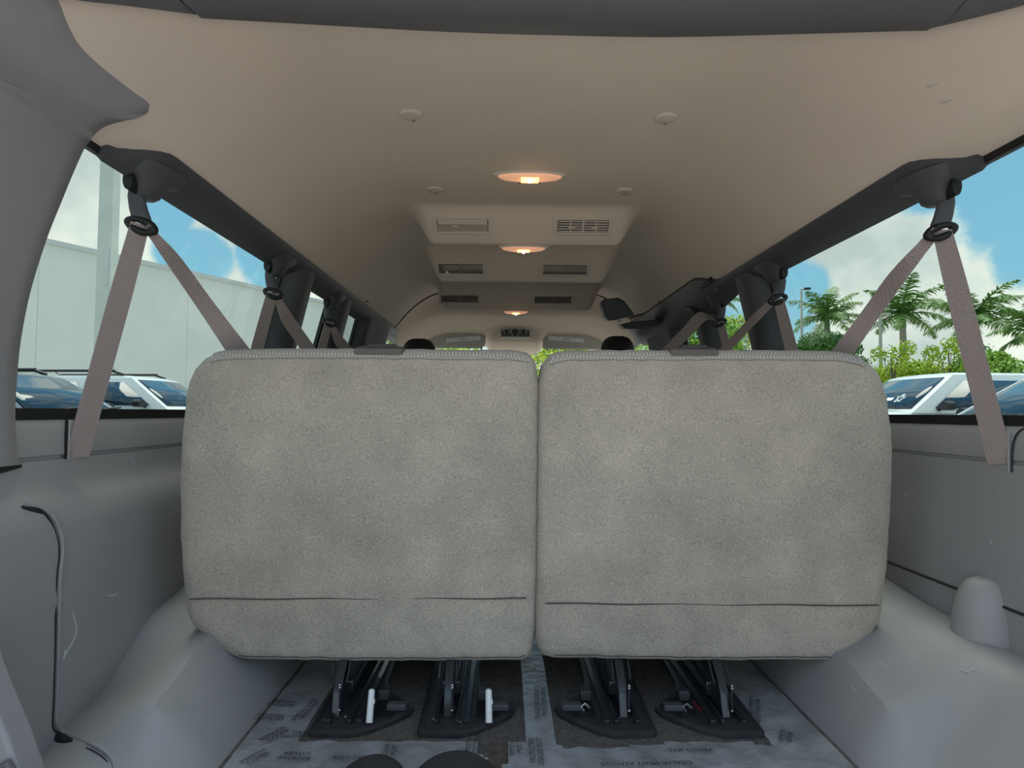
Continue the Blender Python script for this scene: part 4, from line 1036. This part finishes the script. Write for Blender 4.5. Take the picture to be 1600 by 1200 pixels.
    if sticker:
        nrm = Vector((.55, 0, .8)); yd = Vector((0, 1, 0)); ud = Vector((-.72, 0, .62)).normalized()
        base = Vector((fx - .015, .50, zb + .16)) + Vector((.075, 0, .03))
        m = MB(); m.obox(base + yd * .05, yd * .075, ud * .03, nrm * .002); m.build('sticker', 'sticker', root, local=True)
        m = MB(); sc_ = base + yd * .27 + ud * .01
        st = [sc_ + (yd * math.cos(rad(90 + 36 * k)) + ud * math.sin(rad(90 + 36 * k))) * (.085 if k % 2 == 0 else .04) for k in range(10)]
        m.tube(st + [st[0]], .009, 5); m.build('sticker', 'sticker', root, local=True)
    if antenna:
        m = MB(); m.tube([(wb + .25, .85, hood_z), (wb + .22, .85, hood_z + .85)], .006, 6); m.build('antenna', 'car_black', root, local=True)
    return root
def face(deg): return rad(deg)
vehicle('sport_utility', 'dark navy parked car with blue windscreen, nearest at the left window', 'car', (-6.55, 8.45), face(-2), 'car_navy', rails=True, H=1.67, group='parked cars by the building')
vehicle('sport_utility', 'white parked car with black roof rail, behind the navy one', 'car', (-6.5, 11.5), face(-2), 'car_white', rails=True, H=1.77, group='parked cars by the building')
vehicle('pickup', 'white parked pickup with windscreen stickers beyond the right seat', 'car', (6.8, 9.6), face(182), 'car_white', kind='pickup', H=1.80, sticker=True)
vehicle('pickup', 'silver parked pickup with tall antenna, nearest at the right window', 'car', (6.5, 6.55), face(181), 'car_silver', kind='pickup', H=1.66, antenna=True)

# ---------------------------------------------------------------- palms
def palm(lab, px, py, Y, R, seed, nf=17):
    c = at(px, py, Y); rn = random.Random(seed)
    root = empty('palm_tree', (c.x, c.y, GZ)); tag(root, lab, 'palm tree', 'royal palms along the road')
    H = c.z - .9
    m = MB(); m.tube([(c.x, c.y, GZ), (c.x, c.y, GZ + .6), (c.x + .04, c.y, lerp(GZ, H, .5)), (c.x, c.y, H)], [.34, .27, .22, .17], 12); m.build('trunk', 'palm_trunk', root, smooth=60)
    m = MB(); m.tube([(c.x, c.y, H - .05), (c.x, c.y, H + .5), (c.x, c.y, c.z)], [.19, .17, .08], 10); m.build('crown_shaft', 'palm_shaft', root, smooth=60)
    for k in range(nf):
        az = 2.399963 * k + rn.uniform(-.25, .25) + seed; el = rad(lerp(78, -12, (k + .5) / nf) + rn.uniform(-6, 6)); Lf = R * rn.uniform(.85, 1.1)
        h = Vector((math.cos(az), math.sin(az), 0)); pts = []
        q = Vector((c.x, c.y, c.z - .15)); e = el; nseg = 14
        for i in range(nseg + 1):
            pts.append(q.copy()); q = q + (h * math.cos(e) + Vector((0, 0, math.sin(e)))) * (Lf * 1.25 / nseg); e -= rad(2.2 + 5.0 * i / nseg)
        m = MB(); m.tube(pts, [lerp(.045, .008, i / nseg) for i in range(nseg + 1)], 5)
        side = h.cross(Vector((0, 0, 1)))
        for i in range(2, nseg * 3 + 1):
            f = i / (nseg * 3); a = f * nseg; j = min(int(a), nseg - 1); p = pts[j].lerp(pts[j + 1], a - j); t = (pts[j + 1] - pts[j]).normalized()
            ll = R * .34 * math.sin(math.pi * min(.97, .12 + .86 * f)) ** .7 * rn.uniform(.8, 1.15)
            for sg in (-1, 1):
                d = (side * sg * .85 + t * .55 + Vector((0, 0, rn.uniform(-.55, .15)))).normalized(); w = t * .034
                tip = p + d * ll + Vector((0, 0, -.22 * ll)); mid = p + d * ll * .55
                m.add([p - w, p + w, mid + w * 1.1, mid - w * 1.1, tip], [(0, 1, 2, 3), (3, 2, 4)])
        m.build('frond', 'palm_leaf', root, smooth=0)
    return root
palm('leftmost royal palm, beside the thin lamp post', 1292, 494, 43, 2.3, 1)
palm('tall royal palm in the middle, its whole pale trunk in view', 1410, 487, 38, 2.15, 2)
palm('royal palm partly behind the nearest right seat belt', 1522, 497, 33, 2.2, 3)
palm('royal palm cut off by the right edge of the picture', 1622, 515, 28, 1.7, 4)
palm('small royal palm seen through the second right window', 1118, 462, 48, 1.9, 5)

# ---------------------------------------------------------------- shrubs and trees
def blob(name, lab, cat, px, py, Y, rx, ry, rz, mt, n, leaf, seed, group=None, trunk=False, puff=5):
    c = at(px, py, Y); rn = random.Random(seed); root = empty(name, (c.x, c.y, GZ)); tag(root, lab, cat, group)
    lobes = [(Vector((rn.uniform(-.65, .65) * rx, rn.uniform(-.5, .5) * ry, rn.uniform(-.5, .55) * rz)), rn.uniform(.35, .6)) for _ in range(puff)] + [(Vector((0, 0, -rz * .2)), .75)]
    m = MB(); vs = []; fs = []
    for k in range(n):
        o, s_ = rn.choice(lobes); d = Vector((rn.gauss(0, 1), rn.gauss(0, 1), rn.gauss(0, 1))).normalized() * rn.uniform(.55, 1.05) ** .6
        p = c + o + Vector((d.x * rx, d.y * ry, d.z * rz)) * s_
        a = Vector((rn.gauss(0, 1), rn.gauss(0, 1), rn.gauss(0, 1))).normalized(); b = a.cross(d)
        if b.length < .05: continue
        b = b.normalized() * leaf * .5 * rn.uniform(.6, 1.2); a = a * leaf * rn.uniform(.7, 1.3)
        i = len(vs); vs += [p, p + a * .5 + b, p + a, p + a * .5 - b]; fs.append((i, i + 1, i + 2, i + 3))
    m.add(vs, fs)
    if not trunk:
        t = MB(); t.tube([(c.x, c.y, GZ), (c.x, c.y, c.z - rz * .2)], [.09, .05], 8); t.build('stem', 'bark', root, smooth=60)
    if trunk:
        t = MB()
        t.tube([(c.x, c.y, GZ), (c.x + .05, c.y, lerp(GZ, c.z, .5)), (c.x, c.y, c.z)], [.06, .04, .03], 8)
        t.build('trunk', 'bark', root, smooth=60)
        for k in range(6):
            o, s_ = lobes[k % len(lobes)]; b_ = MB(); b_.tube([(c.x, c.y, lerp(GZ, c.z, .6)), c + o * .5 + Vector((0, 0, -.1)), c + o], [.022, .015, .008], 6); b_.build('branch', 'bark', root)
    fo = m.build('foliage', mt, root, smooth=0); fo['kind'] = 'stuff'
    return root
blob('round_shrub', 'dense dark green shrub below the leftmost palm', 'shrub', 1300, 556, 26, 1.75, 1.2, .85, 'leaf_dark', 7000, .11, 21, puff=7)
blob('hedge_bush', 'yellow-green hedge bush behind the white pickup, at the seat corner', 'shrub', 1395, 596, 30, 2.2, 1.2, .95, 'leaf_yellow', 6000, .13, 22, 'hedge bushes along the road')
blob('hedge_bush', 'yellow-green hedge bush to the right of the middle palm trunk', 'shrub', 1470, 594, 35.5, 2.7, 1.2, 1.05, 'leaf_yellow', 6500, .13, 23, 'hedge bushes along the road')
blob('hedge_bush', 'bright green hedge bush right of the nearest seat belt strap', 'shrub', 1570, 584, 25.5, 2.0, 1.2, 1.0, 'leaf_mid', 6500, .13, 24, 'hedge bushes along the road')
blob('hedge_bush', 'low green bush at the foot of the lamp post', 'shrub', 1250, 560, 34, 1.2, 1.0, .9, 'leaf_mid', 3000, .13, 25, 'hedge bushes along the road')
blob('young_tree', 'thin airy young tree left of the middle palm', 'tree', 1392, 560, 27, .8, .8, .8, 'leaf_yellow', 520, .12, 26, 'young trees', True)
blob('young_tree', 'thin airy young tree between the right seat belt straps', 'tree', 1482, 552, 26, .85, .8, .8, 'leaf_yellow', 520, .12, 27, 'young trees', True)
blob('young_tree', 'feathery young tree low beside the right belt strap', 'tree', 1540, 555, 38, 1.1, .8, 1.2, 'leaf_dark', 1500, .12, 28, 'young trees', True)
blob('round_shrub', 'leafy shrub seen through the third right window', 'shrub', 1075, 540, 22, 1.6, 1.0, 1.5, 'leaf_mid', 3500, .12, 29)
blob('round_shrub', 'leafy shrub seen through the second right window', 'shrub', 1142, 535, 24, 1.1, 1.0, 1.0, 'leaf_yellow', 3000, .12, 30)
blob('hedge_bush', 'bright yellow-green hedge ahead of the left side of the windscreen', 'shrub', 700, 560, 30, 3.0, 1.5, 1.1, 'leaf_yellow', 6000, .16, 31, 'hedge ahead of the windscreen')
blob('hedge_bush', 'bright yellow-green hedge ahead of the right side of the windscreen', 'shrub', 925, 555, 32, 3.2, 1.5, 1.7, 'leaf_yellow', 7000, .16, 32, 'hedge ahead of the windscreen')
# lamp posts
for px, py, Y, w, lab in ((1252, 452, 36, .07, 'thin grey lamp post left of the leftmost palm'), (1375, 492, 32, .085, 'pale lamp post between the leftmost and middle palms')):
    c = at(px, py, Y); root = empty('lamp_post', (c.x, c.y, GZ)); tag(root, lab, 'lamp post', 'lamp posts along the road')
    m = MB(); m.tube([(c.x, c.y, GZ), (c.x, c.y, c.z)], [w * 1.3, w * .8], 10); m.build('pole', 'pole_far', root, smooth=60)
    m = MB()
    m.tube([(c.x, c.y, c.z - .05), (c.x + .12, c.y, c.z + .03), (c.x + .3, c.y, c.z + .03)], .04, 8); m.build('arm', 'pole_far', root, smooth=60)
    m = MB(); m.obox((c.x + .32, c.y, c.z + .03), (.17, 0, 0), (0, .12, 0), (0, 0, .06)); m.build('lamp_head', 'car_black' if px < 1300 else 'pole_far', root, bevel=.02)
